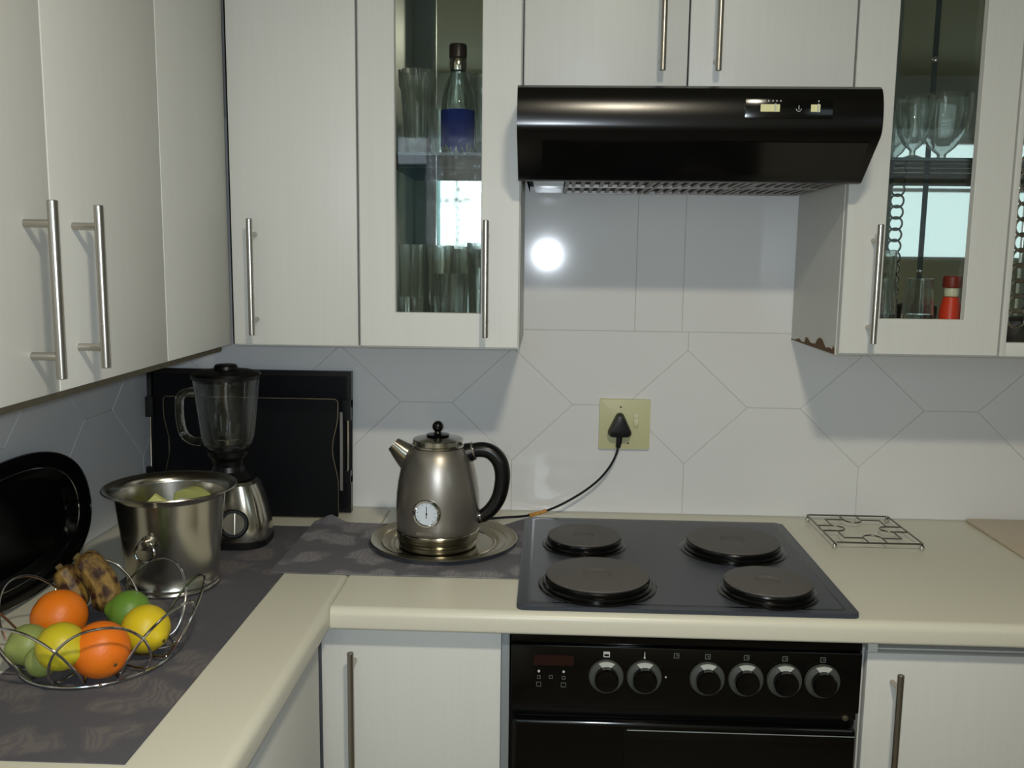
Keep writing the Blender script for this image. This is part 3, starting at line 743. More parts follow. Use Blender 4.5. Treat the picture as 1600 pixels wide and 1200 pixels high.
# spout
m = MB(); A = [(-.2300, K.y, 1.0850), (-.2480, K.y - .002, 1.1000), (-.2655, K.y - .003, 1.1160)]
ringv = []; fs = []
for (px, py, pz), w_, h_ in zip(A, (.024, .0190, .0140), (.030, .0225, .0150)):
    d_ = Vector((-.75, 0, .66)); nrm = Vector((.66, 0, .75))
    for k in range(20):
        a = 2 * PI * k / 20; ringv.append(Vector((px, py, pz)) + Vector((0, 1, 0)) * (w_ * math.cos(a)) + nrm * (h_ * math.sin(a)))
n = len(ringv)
inner = [Vector(A[2]) + (v - Vector(A[2])) * .84 for v in ringv[40:60]]; deep = [v - Vector((-.012, 0, .010)) for v in inner]
V = ringv + inner + deep
for r_ in range(4):
    for k in range(20): fs.append((r_ * 20 + k, r_ * 20 + (k + 1) % 20, (r_ + 1) * 20 + (k + 1) % 20, (r_ + 1) * 20 + k))
fs.append(tuple(80 + k for k in range(20)))
m.add(V, fs); m.build('spout', 'polished', ket)
# handle
hp = catmull([(-.1090, K.y, 1.1015), (-.0900, K.y, 1.1065), (-.0680, K.y, 1.1030), (-.0500, K.y, 1.0860), (-.0425, K.y, 1.0620), (-.0430, K.y, 1.0350), (-.0500, K.y, 1.0060), (-.0640, K.y, .9830), (-.0800, K.y, .9690), (-.0940, K.y, .9640)], 8)
hr = [.0165 - .0035 * abs(i / (len(hp) - 1) - .35) * 1.4 for i in range(len(hp))]
MB().tube(hp, hr, 20).build('handle', 'black_satin', ket)
MB().tube([(-.1260, K.y, 1.0935), (-.1150, K.y, 1.0985), (-.1000, K.y, 1.1040)], [.024, .021, .0175], 20).build('handle_mount', 'black_satin', ket)
for p, d_, r_ in (((-.1010, K.y, 1.1040), Vector((.93, 0, .3)), .0185), ((-.0865, K.y, .9665), Vector((-.95, 0, -.35)), .0140)):
    d_.normalize(); MB().lathe([(r_ - .003, -.002), (r_, -.002), (r_ + .0006, 0), (r_, .002), (r_ - .003, .002)], p, d_, 28).build('trim_ring', 'chrome', ket)
# gauge
ph = math.radians(-8); nrm = Vector((math.sin(ph), -math.cos(ph), .05)).normalized(); gc = Vector((K.x, K.y, .9930)) + Vector((math.sin(ph), -math.cos(ph), 0)) * .0815
MB().lathe([(.0215, 0), (.0285, 0), (.0285, .006), (.0268, .0085), (.0235, .0090), (.0218, .0070)], gc, nrm, 48).build('gauge_bezel', 'chrome', ket)
g = MB().lathe([(0, .0060), (.0222, .0060), (.0222, .0035), (0, .003)], gc, nrm, 40).build('gauge_face', 'dial_face', ket); g['label'] = 'pale round temperature dial'
ux = Vector((0, 0, 1)).cross(nrm).normalized(); ux = -ux if ux.x < 0 else ux; uz = nrm.cross(ux); uz = uz if uz.z > 0 else -uz
m = MB(); c_ = gc + nrm * .0062
def quad(p, hw, hh, ang):
    e1 = ux * math.cos(ang) + uz * math.sin(ang); e2 = -ux * math.sin(ang) + uz * math.cos(ang)
    vs = [p + e1 * (sx * hw) + e2 * (sy * hh) + nrm * k for k in (0, .0005) for sx, sy in ((-1, -1), (1, -1), (1, 1), (-1, 1))]
    m.add(vs, [(0, 3, 2, 1), (4, 5, 6, 7), (0, 1, 5, 4), (1, 2, 6, 5), (2, 3, 7, 6), (3, 0, 4, 7)])
quad(c_ + uz * .003, .0007, .012, 0); quad(c_, .0016, .0016, 0)
for k in range(11):
    a = math.radians(-45 + 27 * k); quad(c_ + (ux * math.cos(a) + uz * math.sin(a)) * .0185, .0012, .00035, a)
m.build('gauge_needle', 'black_plastic', g)
ph2 = math.radians(-8); nm = Vector((math.sin(ph2), -math.cos(ph2), 0))
m = MB(); p = Vector((K.x, K.y, .9520)) + Vector((math.sin(math.radians(-11)), -math.cos(math.radians(-11)), 0)) * .0850; e1 = Vector((math.cos(math.radians(-11)), math.sin(math.radians(-11)), 0))
m.add([p + e1 * sx * .017 + Vector((0, 0, sz * .0035)) + nm * k for k in (-.001, .0012) for sx, sz in ((-1, -1), (1, -1), (1, 1), (-1, 1))], [(0, 3, 2, 1), (4, 5, 6, 7), (0, 1, 5, 4), (1, 2, 6, 5), (2, 3, 7, 6), (3, 0, 4, 7)])
m.build('name_strip', 'gunmetal', ket)

# ---------------------------------------------------------------- blender
BX, BY = -.600, -.285
bl = thing('jug_blender', 'jug blender with clear glass jug and steel base behind the steel bucket', 'blender', (BX, BY, .903))
m = MB()
def sq_ring(hx, hy, z, p=3.2, n=48):
    return [(BX + hx * math.copysign(abs(math.cos(2 * PI * k / n)) ** (2 / p), math.cos(2 * PI * k / n)), BY + hy * math.copysign(abs(math.sin(2 * PI * k / n)) ** (2 / p), math.sin(2 * PI * k / n)), z) for k in range(n)]
def loft(m, rings, cap=True):
    n = len(rings[0]); vs = [v for r_ in rings for v in r_]; fs = []
    for r_ in range(len(rings) - 1):
        for k in range(n): fs.append((r_ * n + k, r_ * n + (k + 1) % n, (r_ + 1) * n + (k + 1) % n, (r_ + 1) * n + k))
    if cap: fs.append(tuple(reversed(range(n)))); fs.append(tuple((len(rings) - 1) * n + k for k in range(n)))
    m.add(vs, fs); return m
loft(MB(), [sq_ring(.074, .060, .9032), sq_ring(.0775, .0635, .906), sq_ring(.078, .064, .9165), sq_ring(.076, .062, .9185)]).build('foot', 'black_plastic', bl)
loft(MB(), [sq_ring(.0765, .0625, .9187), sq_ring(.0765, .0625, .930), sq_ring(.074, .060, .955), sq_ring(.068, .056, .985), sq_ring(.060, .051, 1.012), sq_ring(.053, .047, 1.030), sq_ring(.046, .042, 1.036)]).build('base', 'polished', bl)
MB().lathe([(0, 1.0362), (.046, 1.0362), (.049, 1.040), (.043, 1.047), (.034, 1.055), (.031, 1.065), (.033, 1.076), (.040, 1.086), (.042, 1.0965), (0, 1.0965)], (BX - .006, BY, 0), seg=48).build('collar', 'black_satin', bl)
dn = Vector((.16, -1, .24)).normalized(); dc = Vector((BX + .021, BY - .0570, .957))
MB().lathe([(.021, 0), (.0295, 0), (.0300, .004), (.0270, .008), (.0225, .008), (.0215, .004)], dc, dn, 40).build('dial_ring', 'black_satin', bl)
dl = MB().lathe([(0, .0065), (.0215, .0065), (.0220, .004), (.022, .0), (0, 0)], dc, dn, 36).build('dial', 'polished', bl)
ux = Vector((0, 0, 1)).cross(dn).normalized(); ux = -ux if ux.x < 0 else ux; uz = Vector((0, 0, 1)) - dn * dn.z; uz.normalize()
m = MB(); cc = dc + dn * .0062
m.add([cc + ux * sx * .0028 + uz * sz * .021 + dn * k for k in (0, .006) for sx, sz in ((-1, -1), (1, -1), (1, 1), (-1, 1))], [(0, 3, 2, 1), (4, 5, 6, 7), (0, 1, 5, 4), (1, 2, 6, 5), (2, 3, 7, 6), (3, 0, 4, 7)])
m.build('dial_grip', 'polished', dl)
JX = BX - .006
# jug: ribbed tapering wall with thickness
def jug_ring(r, z, rib, n=64):
    return [(JX + (r + rib * math.cos(6 * 2 * PI * k / n)) * math.cos(2 * PI * k / n), BY + (r + rib * math.cos(6 * 2 * PI * k / n)) * math.sin(2 * PI * k / n), z) for k in range(n)]
outer = [jug_ring(.036, 1.0970, 0), jug_ring(.040, 1.1000, .0003), jug_ring(.0485, 1.110, .0005), jug_ring(.0535, 1.128, .0007), jug_ring(.0575, 1.165, .0007), jug_ring(.0625, 1.210, .0004), jug_ring(.0655, 1.238, 0), jug_ring(.0668, 1.2445, 0)]
inn = [jug_ring(.0638, 1.2445, 0), jug_ring(.0622, 1.236, 0), jug_ring(.0592, 1.210, 0), jug_ring(.0542, 1.165, 0), jug_ring(.0500, 1.130, 0), jug_ring(.0450, 1.113, 0), jug_ring(.030, 1.1075, 0)]
loft(MB(), outer + inn).build('jug', 'jug_glass', bl)
MB().tube(catmull([(JX - .0605, BY - .012, 1.2180), (JX - .076, BY - .016, 1.2165), (JX - .0885, BY - .018, 1.2070), (JX - .0915, BY - .018, 1.1850), (JX - .0900, BY - .018, 1.1550), (JX - .0840, BY - .017, 1.1310), (JX - .0700, BY - .014, 1.1180), (JX - .0520, BY - .010, 1.1140)], 6), .0088, 14).build('jug_handle', 'jug_glass', bl)
m = MB(); m.lathe([(.056, 1.2390), (.0625, 1.2400), (.0625, 1.2450), (.0685, 1.2458), (.0690, 1.2520), (.0660, 1.2570), (.050, 1.2610), (.024, 1.2640), (.0225, 1.2700), (.0200, 1.2730), (0, 1.2740)], (JX, BY, 0), seg=56)
m.build('lid', 'black_satin', bl)
m = MB()
for k in range(4):
    a = k * PI / 2 + .4; m.box(-.001, .020, -.003, .003, 1.1150, 1.1158)
    vs = m.v[-8:]; m.v[-8:] = [(JX + x * math.cos(a) - y * math.sin(a), BY + x * math.sin(a) + y * math.cos(a), z + .35 * abs(x) * (1 if k % 2 else .3)) for x, y, z in vs]
m.lathe([(0, 1.108), (.006, 1.108), (.006, 1.117), (0, 1.118)], (JX, BY, 0), seg=14); m.build('blade', 'polished', bl)

# ---------------------------------------------------------------- black trays leaning in the back corner
def leaning(y_bottom, y_top, z0, H):
    d = Vector((0, y_top - y_bottom, 0)); d.z = math.sqrt(H * H - d.y ** 2); d.normalize(); return Vector((0, y_bottom, z0)), d
t = thing('serving_tray', 'large black serving tray with metal rod handles leaning in the back corner', 'tray', (-.645, -.06, .902))
o, dv = leaning(-.036, -.018, .9025, .3285); nv = Vector((1, 0, 0)).cross(dv)       # normal towards the room: (0,-,..)
nv = nv if nv.y < 0 else -nv
xa, xb = -.880, -.4035
m = MB(); m.prism(rrect(xa + .012, xb - .012, .002, .326, .006, 3), o + nv * .004, (1, 0, 0), tuple(dv), -.006 if Vector((1, 0, 0)).cross(dv).dot(nv) < 0 else .006)
m.build('panel', 'black_tray', t)
m = MB(); hgt = .020
def bar(m, a, b, c, d_, th, up=nv, o=o, dv=dv):
    ex = Vector((1, 0, 0)); vs = []
    for k in (0, th):
        for x, q in ((a, c), (b, c), (b, d_), (a, d_)): vs.append(o + ex * x + dv * q + up * k)
    m.add(vs, [(0, 3, 2, 1), (4, 5, 6, 7), (0, 1, 5, 4), (1, 2, 6, 5), (2, 3, 7, 6), (3, 0, 4, 7)])
bar(m, xa, xb, .316, .328, hgt); bar(m, xa, xb, 0, .010, hgt)
for x in (xa, xb - .010):
    bar(m, x, x + .010, .010, .085, hgt); bar(m, x, x + .010, .245, .316, hgt); bar(m, x, x + .010, .085, .245, .006)
m.build('rim', 'black_satin', t)
for x in (xa + .004, xb - .012):
    m = MB(); bar(m, x - .006, x + .012, .215, .262, .026); m.build('bracket', 'black_satin', t)
    m = MB(); bar(m, x - .006, x + .012, .070, .098, .026); m.build('bracket', 'black_satin', t)
    r_ = MB().tube([o + Vector((1, 0, 0)) * (x + .003) + dv * .09 + nv * .017, o + Vector((1, 0, 0)) * (x + .003) + dv * .225 + nv * .017], .0034, 12).build('rod_handle', 'chrome', t); r_['label'] = 'bright metal rod handle'
# front tray: thin board with silver edge and scooped hand grips
t = thing('serving_tray', 'flat black tray with thin silver edge and scooped sides, front of the larger black tray', 'tray', (-.62, -.1, .902))
o2, dv2 = leaning(-.094, -.082, .9025, .2755); nv2 = Vector((1, 0, 0)).cross(dv2); sgn = 1
if nv2.y > 0: nv2 = -nv2; sgn = -1
xl, xr = -.822, -.4235
def side(x, s):
    out = []
    for k in range(25):
        q = .004 + .262 * k / 24; sc_ = .013 * (.5 - .5 * math.cos(2 * PI * min(max((q - .075) / .165, 0), 1)))
        out.append((x + s * sc_, q))
    return out
outl = side(xr, -1) + [(xr - .006, .2715), (xl + .006, .2715)] + side(xl, 1)[::-1] + [(xl + .006, 0), (xr - .006, 0)]
m = MB(); m.prism(outl, o2, (1, 0, 0), tuple(dv2), sgn * .005); m.build('panel', 'black_tray', t)
P = [o2 + Vector((1, 0, 0)) * a + dv2 * b + nv2 * .005 for a, b in outl]
MB().tube(P, .0013, 6, closed=True).build('silver_edge', 'silver_tray', t)
for x in (xl + .004, xr + .001):
    m = MB(); bar(m, x, x + .006, .06, .24, .003, up=-nv2, o=o2 - nv2 * .010, dv=dv2); m.build('side_slat', 'filter_metal', t)

# ---------------------------------------------------------------- black oval platter against the left wall
t = thing('oval_platter', 'glossy black oval platter leaning on the left wall behind the fruit basket', 'platter', (-.86, -.62, .902))
oo = Vector((-.8555, -.620, .9025)); dv3 = Vector((-.030, 0, .240)).normalized(); ex3 = Vector((0, 1, 0)); nv3 = ex3.cross(dv3)
nv3 = nv3 if nv3.x > 0 else -nv3
def oval(a, b, k, n=72, p=2.35):
    return [oo + dv3 * (.121 + b * math.copysign(abs(math.sin(2 * PI * i / n)) ** (2 / p), math.sin(2 * PI * i / n))) + ex3 * (a * math.copysign(abs(math.cos(2 * PI * i / n)) ** (2 / p), math.cos(2 * PI * i / n))) + nv3 * k for i in range(n)]
loft(MB(), [oval(.165, .058, .000), oval(.186, .076, .0005), oval(.194, .084, .006), oval(.205, .094, .016), oval(.232, .1185, .021), oval(.236, .121, .0205), oval(.2365, .1212, .018), oval(.206, .096, .0125), oval(.196, .086, .003), oval(.186, .078, -.003), oval(.165, .060, -.0035)]).build('dish', 'black_gloss', t)
MB().tube(oval(.2335, .1190, .0212), .0017, 8, closed=True).build('rim_bead', 'black_gloss', t)
MB().tube(oval(.2020, .0915, .0143), .0011, 8, closed=True).build('inner_bead', 'chrome', t)

# ---------------------------------------------------------------- steel bucket
QX, QY = -.6240, -.5350
bk = thing('ice_bucket', 'polished steel ice bucket with ring handles, behind the fruit basket', 'bucket', (QX, QY, .903))
MB().lathe([(0, .9035), (.0790, .9035), (.0805, .9050), (.0800, .9080), (.0785, .9100), (.0805, .9125), (.0800, .9155), (.0782, .9180), (.0800, .9400), (.0845, .9850), (.0893, 1.0300), (.0935, 1.0690), (.0955, 1.0760), (.1035, 1.0820), (.1105, 1.0848), (.1145, 1.0853), (.1155, 1.0835), (.1135, 1.0818), (.1050, 1.0800), (.0970, 1.0745), (.0935, 1.0690), (.0925, 1.0690), (.0880, 1.0300), (.0830, .9850), (.0785, .9300), (.0770, .9080), (0, .9070)], (QX, QY, 0), seg=96).build('shell', 'bucket_steel', bk, ang=50)
for az in (-94, 86):
    a = math.radians(az); rd = Vector((math.cos(a), math.sin(a), 0)); tn = Vector((-rd.y, rd.x, 0))
    p = Vector((QX, QY, 1.0060)) + rd * .0865
    k_ = MB().lathe([(.0125, 0), (.0120, .003), (.0085, .007), (.0075, .011), (.0100, .014), (.0090, .018), (0, .020)], p, rd, 24).build('lug', 'bucket_steel', bk)
    c_ = p + rd * .0115 + Vector((0, 0, -.014))
    MB().tube([c_ + tn * (.0165 * math.cos(2 * PI * i / 36)) + Vector((0, 0, .0165 * math.sin(2 * PI * i / 36))) - rd * (.003 * math.sin(2 * PI * i / 36) - .001) for i in range(36)], .0024, 8, closed=True).build('ring_handle', 'chrome', k_)
def wedge(name, label, pts, h, mt, z0=.96):
    m = MB(); m.prism(pts, (0, 0, z0), (1, 0, 0), (0, 1, 0), h, .002, 2); ob = m.build(name, mt); return tag(ob, label, 'packet', 'packets in the steel bucket')
# contents stand up in the bucket: bevelled slabs leaning on the wall
def slab(label, c, w_, d_, h, rotz, tilt, mt):
    m = MB(); m.X = Matrix.Translation(c) @ Matrix.Rotation(rotz, 4, 'Z') @ Matrix.Rotation(tilt, 4, 'X'); m.box(-w_ / 2, w_ / 2, -d_ / 2, d_ / 2, 0, h, .004, 2)
    ob = m.build('packet', mt); return tag(ob, label, 'packet', 'packets in the steel bucket')
m = MB(); m.X = Matrix.Translation((-.662, -.505, .930)) @ Matrix.Rotation(math.radians(8), 4, 'Z')
m.prism([(-.022, 0), (.024, 0), (.024, .110), (-.004, .130), (-.022, .112)], (0, .006, 0), (1, 0, 0), (0, 0, 1), .012, .002, 2)
tag(m.build('packet', 'yellow_pack'), 'pale yellow pointed packet at the left inside the steel bucket', 'packet', 'packets in the steel bucket')
m = MB(); m.X = Matrix.Translation((-.600, -.490, .930)) @ Matrix.Rotation(math.radians(-16), 4, 'Z')
pts = [(-.026, 0), (.026, 0), (.036, .115)] + [(.036 - .072 * k / 10, .115 + .024 * math.sin(PI * (k / 10) * .75 + .25)) for k in range(11)] + [(-.036, .115)]
m.prism([p for i, p in enumerate(pts) if i not in (2,)], (0, .012, 0), (1, 0, 0), (0, 0, 1), .024, .004, 2)
tag(m.build('packet', 'olive_pack'), 'rounded olive yellow packet at the right inside the steel bucket', 'packet', 'packets in the steel bucket')
m = MB(); m.X = Matrix.Translation((-.596, -.515, .930)) @ Matrix.Rotation(math.radians(-8), 4, 'Z') @ Matrix.Rotation(math.radians(4), 4, 'X')
m.box(-.019, .019, -.004, .004, 0, .128, .002)
tag(m.build('packet', 'white_pack'), 'small white packet in front of the olive one in the steel bucket', 'packet', 'packets in the steel bucket')

# ---------------------------------------------------------------- wire fruit basket with fruit
CX, CY = -.610, -.845
bs = thing('fruit_basket', 'chrome wire fruit basket of overlapping loops holding oranges and lemons', 'basket', (CX, CY, .9025))
def pol(r, a, z): return Vector((CX + r * math.cos(a), CY + r * math.sin(a), z))
MB().tube([pol(.105, 2 * PI * k / 72, .9065) for k in range(72)], .0020, 8, closed=True).build('base_ring', 'wire', bs)
MB().tube([pol(.052, 2 * PI * k / 48, .9070) for k in range(48)], .0016, 8, closed=True).build('inner_ring', 'wire', bs)
NL = 8
for k in range(NL):
    a0 = math.radians(-62) + 2 * PI * k / NL
    pts = [pol(.020, a0 - .3, .9090), pol(.070, a0 - .52, .9090), pol(.1060, a0 - .58, .9130), pol(.1250, a0 - .54, .9380), pol(.1400, a0 - .40, .9720), pol(.1490, a0 - .2, .9975), pol(.1520, a0, 1.0050), pol(.1490, a0 + .2, .9975), pol(.1400, a0 + .40, .9720), pol(.1250, a0 + .54, .9380), pol(.1060, a0 + .58, .9130), pol(.070, a0 + .52, .9090), pol(.020, a0 + .3, .9090)]
    MB().tube(catmull(pts, 6), .0019, 8).build('wire_loop', 'wire', bs)
for k in range(4):
    a = math.radians(-63 + 90 * k); m = MB(); m.ball((CX + .105 * math.cos(a), CY + .105 * math.sin(a), .9058 - .0005), .0035, 10, rings=6); m.build('foot', 'wire', bs)

def fruit(name, label, c, r, mt, sq=(1, 1, 1), rz=0.0, rx=0.0, tips=False, group=None):
    t = thing(name, label, name, (c[0], c[1], c[2] - r), group)
    m = MB(); m.X = Matrix.Translation(c) @ Matrix.Rotation(rz, 4, 'Z') @ Matrix.Rotation(rx, 4, 'Y')
    seg, rings = 32, 24; vs = []; fs = []
    prof = []
    for k in range(rings + 1):
        th = -PI / 2 + PI * k / rings; rad = math.cos(th); h = math.sin(th)
        if tips:
            h = h * 1.0 + (.16 * max(0, abs(h) - .86) / .14 * (1 if h > 0 else -1)); rad *= 1 - .12 * max(0, abs(math.sin(th)) - .75) / .25
        else: h = h * (1 - .05 * math.exp(-(rad / .18) ** 2))
        prof.append((max(rad, 0) * r if 0 < k < rings else 0, h * r))
    m.lathe(prof, (0, 0, 0), (1, 0, 0) if tips else (0, 0, 1), seg)
    m.v = m.v
    b = m.build('skin', mt, t, ang=80)
    q = MB(); q.X = m.X
    ax = (1, 0, 0) if tips else (0, 0, 1)
    q.lathe([(0, r * (1.14 if tips else .94)), (.0030, r * (1.13 if tips else .945)), (.0026, r * (1.17 if tips else .975)), (0, r * (1.175 if tips else .98))], (0, 0, 0), ax, 10)
    q.build('stem_scar', 'stem', t)
    return t
fruit('orange', 'orange at the back left of the wire basket, beside the banana', (-.6829, -.8159, .9518), .040, 'orange', rz=.4, rx=-.9)
fruit('orange', 'orange at the front centre of the wire basket, between the two lemons', (-.5665, -.9233, .9506), .039, 'orange_deep', rz=-.6, rx=1.9)
fruit('lemon', 'yellow lemon at the front left of the wire basket, below the back orange', (-.6110, -.9440, .9630), .0325, 'lemon', rz=-.35, rx=.15, tips=True)
fruit('lemon', 'yellow lemon at the right of the wire basket, on top beside the green lime', (-.5401, -.8404, .9470), .0350, 'lemon2', rz=-.5, rx=.25, tips=True)
fruit('lime', 'dark green lime at the back of the wire basket, behind the right lemon', (-.5976, -.7690, .9438), .032, 'lime', rz=.3, rx=.2, tips=True)
fruit('lime', 'pale green lime at the far left of the wire basket', (-.6870, -.8925, .9408), .0290, 'lime_pale', rz=1.0, rx=.1, tips=True)
fruit('lime', 'small pale green lime low at the front, tucked under the front left lemon', (-.6480, -.9275, .9342), .0225, 'lime_pale', rz=-.2, rx=.1, tips=True)
# bananas
def banana(label, pts, r0):
    P = catmull(pts, 7); n = len(P)
    R = []
    for i in range(n):
        s = i / (n - 1); R.append(r0 * (.30 + .70 * min(1, s / .16) ** .6) * (.35 + .65 * min(1, (1 - s) / .14) ** .6))
    t = thing('banana', label, 'banana', (P[0].x, P[0].y, .93))
    m = MB(); m.tube(P, R, 10); m.build('peel', 'banana', t, ang=28)
    d = (P[-1] - P[-2]).normalized(); MB().tube([P[-1] - d * .002, P[-1] + d * .004, P[-1] + d * .007], [r0 * .34, r0 * .28, r0 * .30], 8).build('stalk', 'stem', t)
    return t
banana('brown speckled overripe banana at the right, standing at the back of the wire basket', [(-.6360, -.7620, .9400), (-.6420, -.7500, .9600), (-.6540, -.7420, .9820), (-.6720, -.7370, 1.0020), (-.6900, -.7360, 1.0150)], .0235)
banana('shorter brown and yellow overripe banana at the back left of the wire basket', [(-.6860, -.7520, .9400), (-.6900, -.7510, .9580), (-.6980, -.7500, .9760), (-.7060, -.7500, .9920), (-.7140, -.7490, 1.0020)], .0190)

# ---------------------------------------------------------------- wire trivet right of the hob
tr = thing('wire_trivet', 'square chrome wire trivet with ball feet right of the hob', 'trivet', (.737, -.131, .9))
TX0, TX1, TY0, TY1, TZ = .6495, .8330, -.2350, -.0300, .9150
def flat(pts, name='wire', r=.0017, closed=False):
    return MB().tube([(x, y, TZ) for x, y in pts], r, 8, closed=closed).build(name, 'wire_dark', tr)
flat(rrect(TX0, TX1, TY0, TY1, .005), 'frame_wire', .0019, True)
mx, my = (TX0 + TX1) / 2, (TY0 + TY1) / 2
def uloop(a, b, L_, w_):
    c, s = math.cos(a), math.sin(a); pts = [(-L_, -w_)] + [(-L_ * .45 + w_ * math.cos(t_), w_ * math.sin(t_)) for t_ in [-PI / 2 + PI * k / 10 for k in range(11)]] + [(-L_, w_)]
    return [(b[0] + x * c - y * s, b[1] + x * s + y * c) for x, y in pts]
for ang_, bx, by in ((0, TX0 + .062, my), (PI, TX1 - .062, my), (PI / 2, mx, TY0 + .066), (-PI / 2, mx, TY1 - .066)):
    flat(uloop(ang_, (bx, by), .062 if abs(math.cos(ang_)) > .5 else .066, .019), 'loop_wire')
for sx in (-1, 1):
    for sy in (-1, 1):
        flat([(mx + sx * .019, my + sy * .068), (mx + sx * .060, my + sy * .068), (mx + sx * .060, my + sy * .020)], 'corner_wire')
for x in (TX0 + .002, TX1 - .002):
    for y in (TY0 + .002, TY1 - .002):
        m = MB(); m.lathe([(0, .9003), (.0042, .9008), (.0058, .9040), (.0058, .9085), (.0042, .9120), (.0020, .9140), (.0020, .9170), (0, .9180)], (x, y, 0), seg=16); m.build('foot', 'chrome', tr)

o = MB().box(1.020, 1.55, -.42, -.006, .9004, .9085, .003).build('cutting_board', 'board_beige'); tag(o, 'pale beige board lying at the far right end of the worktop', 'board')

# ---------------------------------------------------------------- glassware behind the doors
def glassware(name, label, c, prof_o, th, cat='glass', mt='glass', group='glasses in the glass fronted cabinets', ribs=0, ramp=.0, seg=40):
    """prof_o: outer profile bottom-up [(r, z)]; wall thickness th"""
    inn = [(max(r - th, .001), z) for r, z in prof_o if z > prof_o[0][1] + th * 2][::-1]
    prof = [(0, prof_o[0][1])] + prof_o + inn + [(0, inn[-1][1])]
    m = MB(); m.lathe(prof, c, (0, 0, 1), seg)
    if ribs:
        vs = []
        for x, y, z in m.v:
            dx, dy = x - c[0], y - c[1]; a = math.atan2(dy, dx); k = 1 + ramp * math.cos(ribs * a); vs.append((c[0] + dx * k, c[1] + dy * k, z))
        m.v = vs
    ob = m.build(name, mt, None, ang=60); return tag(ob, label, cat, group)
S1 = 1.6924          # glass shelf
SB = HB + .0125      # cabinet floor
highball = [(.021, 0), (.0235, .002), (.025, .03), (.0285, .09), (.0310, .122), (.0348, .130), (.0355, .160)]
tall = [(.022, 0), (.0235, .003), (.0250, .08), (.0265, .185)]
short = [(.024, 0), (.026, .004), (.028, .03), (.0315, .085), (.0325, .112)]
goblet = [(.024, 0), (.0245, .003), (.006, .010), (.0055, .018), (.018, .030), (.0300, .052), (.0350, .085), (.0345, .118)]
LG = 'glasses in the left glass cabinet'; RG = 'glasses in the right glass cabinet'
glassware('tumbler', 'ribbed clear glass left of the blue labelled bottle on the upper shelf', (-.2180, -.262, S1), highball, .0034, ribs=9, ramp=.045, group=LG)
glassware('tumbler', 'clear glass standing behind the first one on the upper shelf, left cabinet', (-.2250, -.185, S1), highball, .0022, group=LG)
glassware('tumbler', 'clear glass half hidden right of the blue labelled bottle, upper shelf', (-.0830, -.215, S1), highball, .0034, ribs=9, ramp=.045, group=LG)
bt = thing('bottle', 'clear bottle with dark cap and torn blue label on the upper shelf', 'bottle', (-.1370, -.273, S1))
MB().lathe([(0, S1 + .001), (.030, S1 + .001), (.0325, S1 + .005), (.0325, S1 + .086), (.0312, S1 + .104), (.0270, S1 + .124), (.0205, S1 + .142), (.0165, S1 + .150), (.0158, S1 + .158), (.0135, S1 + .158), (.0140, S1 + .150), (.0180, S1 + .141), (.0245, S1 + .122), (.0285, S1 + .102), (.0300, S1 + .084), (.0300, S1 + .008), (0, S1 + .006)], (-.1370, -.273, 0), seg=40).build('glass_body', 'bottle_glass', bt, ang=50)
MB().lathe([(.0, S1 + .2085), (.0158, S1 + .2075), (.0172, S1 + .204), (.0172, S1 + .183), (.0160, S1 + .181)], (-.1370, -.273, 0), seg=32).build('cap', 'dark_cap', bt)
MB().lathe([(.0155, S1 + .181), (.0168, S1 + .178), (.0170, S1 + .166), (.0160, S1 + .1585), (.0150, S1 + .1582)], (-.1370, -.273, 0), seg=32).build('neck_band', 'polished', bt)
m = MB(); vs = []; fs = []; n = 28
for k in range(n + 1):
    a = math.radians(-172 + 164 * k / n); b_ = S1 + .016 + .010 * math.sin(k * 1.9) * (1 if k > 9 else .5) - (.010 if 9 < k < 20 else 0)
    for r_ in (.0327, .0332): vs += [(-.1370 + r_ * math.cos(a), -.273 + r_ * math.sin(a), b_), (-.1370 + r_ * math.cos(a), -.273 + r_ * math.sin(a), S1 + .083)]
for k in range(n):
    q = 4 * k; fs += [(q + 2, q + 6, q + 7, q + 3), (q, q + 1, q + 5, q + 4), (q + 1, q + 3, q + 7, q + 5), (q, q + 4, q + 6, q + 2)]
fs += [(0, 2, 3, 1), (4 * n, 4 * n + 1, 4 * n + 3, 4 * n + 2)]
m.add(vs, fs); lb = m.build('label', 'blue_label', bt); lb['label'] = 'torn dark blue paper label'
glassware('tumbler', 'tall clear glass at the far left of the cabinet floor, left cabinet', (-.2330, -.240, SB), tall, .0026, group=LG)
glassware('tumbler', 'tall clear glass second from left on the cabinet floor, left cabinet', (-.1800, -.170, SB), tall, .0026, group=LG)
glassware('tumbler', 'sparkling cut glass tumbler at the back centre of the floor, left cabinet', (-.1300, -.110, SB), [(.024, 0), (.026, .004), (.029, .10), (.0300, .178)], .0040, ribs=9, ramp=.06, group=LG)
glassware('tumbler', 'short ribbed glass tumbler at the front of the floor, left cabinet', (-.1490, -.262, SB), [(.024, 0), (.026, .004), (.028, .03), (.0315, .095), (.0330, .128)], .0040, ribs=11, ramp=.045, group=LG)
glassware('tumbler', 'tall clear glass behind the door handle on the floor, left cabinet', (-.0920, -.235, SB), [(.022, 0), (.0235, .003), (.0275, .14), (.029, .150), (.029, .190)], .002, group=LG)
glassware('goblet', 'footed glass dish at the left on the upper shelf, right cabinet', (.7430, -.262, S1 - .002), goblet, .0022, cat='glass', group=RG)
glassware('goblet', 'wide footed glass bowl at the right on the upper shelf, right cabinet', (.8180, -.215, S1 - .002), [(.026, 0), (.0265, .003), (.009, .010), (.0085, .016), (.025, .030), (.0420, .055), (.0500, .090), (.0505, .130)], .0024, group=RG)
glassware('goblet', 'footed glass behind the others on the upper shelf, right cabinet', (.7560, -.130, S1 - .002), goblet, .0022, group=RG)
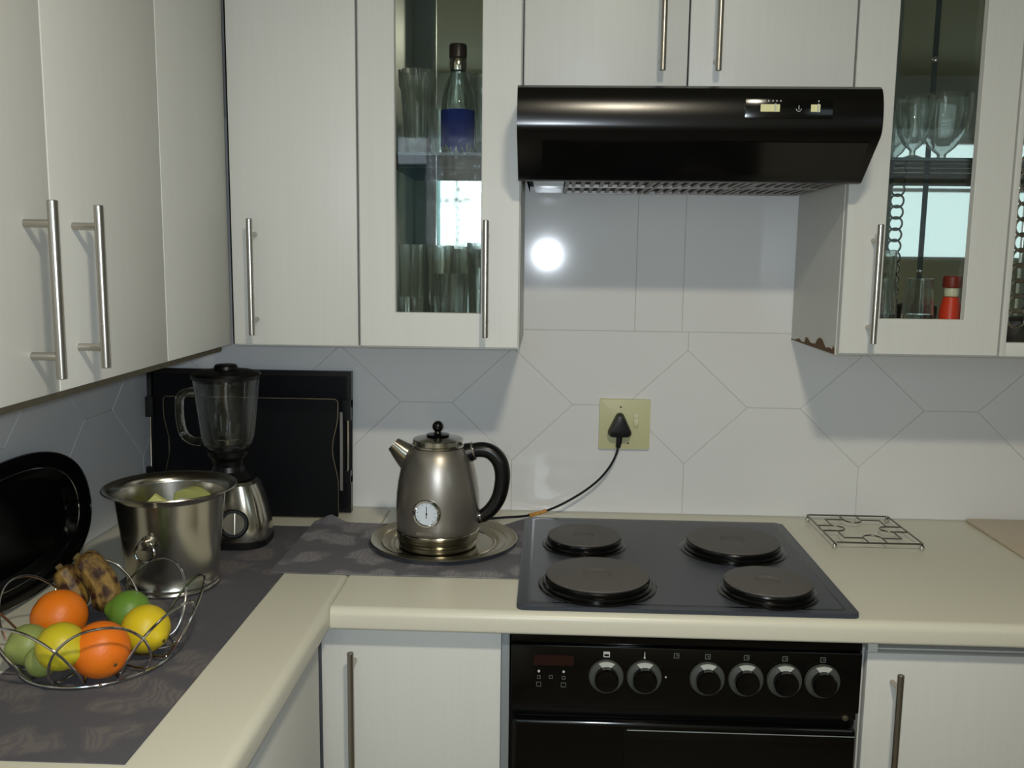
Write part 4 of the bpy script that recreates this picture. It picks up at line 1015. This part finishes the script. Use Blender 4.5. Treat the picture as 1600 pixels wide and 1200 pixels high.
flare = [(.033, 0), (.0335, .003), (.031, .02), (.022, .075), (.0145, .115), (.0135, .125)]
glassware('tumbler', 'upside down tapered glass at the left of the floor, right cabinet', (.7060, -.255, SB), [(.034, 0), (.0345, .003), (.030, .06), (.024, .130)], .0034, ribs=7, ramp=.05, group=RG)
glassware('tumbler', 'upside down tapered glass in the middle of the floor, right cabinet', (.7790, -.255, SB), [(.034, 0), (.0345, .003), (.030, .06), (.024, .130)], .0034, ribs=7, ramp=.05, group=RG)
glassware('tumbler', 'tall clear glass behind the tapered ones on the floor, right cabinet', (.7420, -.150, SB), tall, .0026, group=RG)
jr = thing('small_jar', 'small jar with orange red filling and dark red cap in the right glass cabinet', 'jar', (.8500, -.235, SB))
MB().lathe([(0, SB + .0005), (.020, SB + .0005), (.0215, SB + .004), (.0205, SB + .070), (.0150, SB + .094), (0, SB + .095)], (.8500, -.235, 0), seg=32).build('filling', 'red_glass', jr)
MB().lathe([(0, SB + .0955), (.0130, SB + .0955), (.0140, SB + .100), (.0140, SB + .112), (0, SB + .1125)], (.8500, -.235, 0), seg=32).build('neck', 'switch', jr)
MB().lathe([(0, SB + .1128), (.0175, SB + .1128), (.0180, SB + .115), (.0180, SB + .133), (.0165, SB + .136), (0, SB + .1365)], (.8500, -.235, 0), seg=32).build('jar_cap', 'red_cap', jr)
# far right door: chain of bright rings in its opening, and a dark pot behind
rg = None
for col, x in enumerate((.9305,)):
    for k in range(11 - col):
        z = 1.392 + .0285 * k + .0143 * col
        if rg is None:
            rg = MB().tube([(x + .0165 * math.cos(2 * PI * i / 28), -.3355, z + .0165 * math.sin(2 * PI * i / 28)) for i in range(28)], .0027, 8, closed=True).build('ornament_ring', 'chrome', far_door); rx_, rz_ = x, z
        else: dup_part(rg, far_door, dx=x - rx_, dz=z - rz_)
o = MB().lathe([(0, SB + .0005), (.030, SB + .0005), (.0440, SB + .012), (.0490, SB + .034), (.0480, SB + .052), (.036, SB + .0590), (0, SB + .0600)], (.9680, -.262, 0), seg=36).build('dark_pot', 'dark_fruit'); tag(o, 'dark squat pot on the cabinet floor at the right edge of the photo', 'pot')
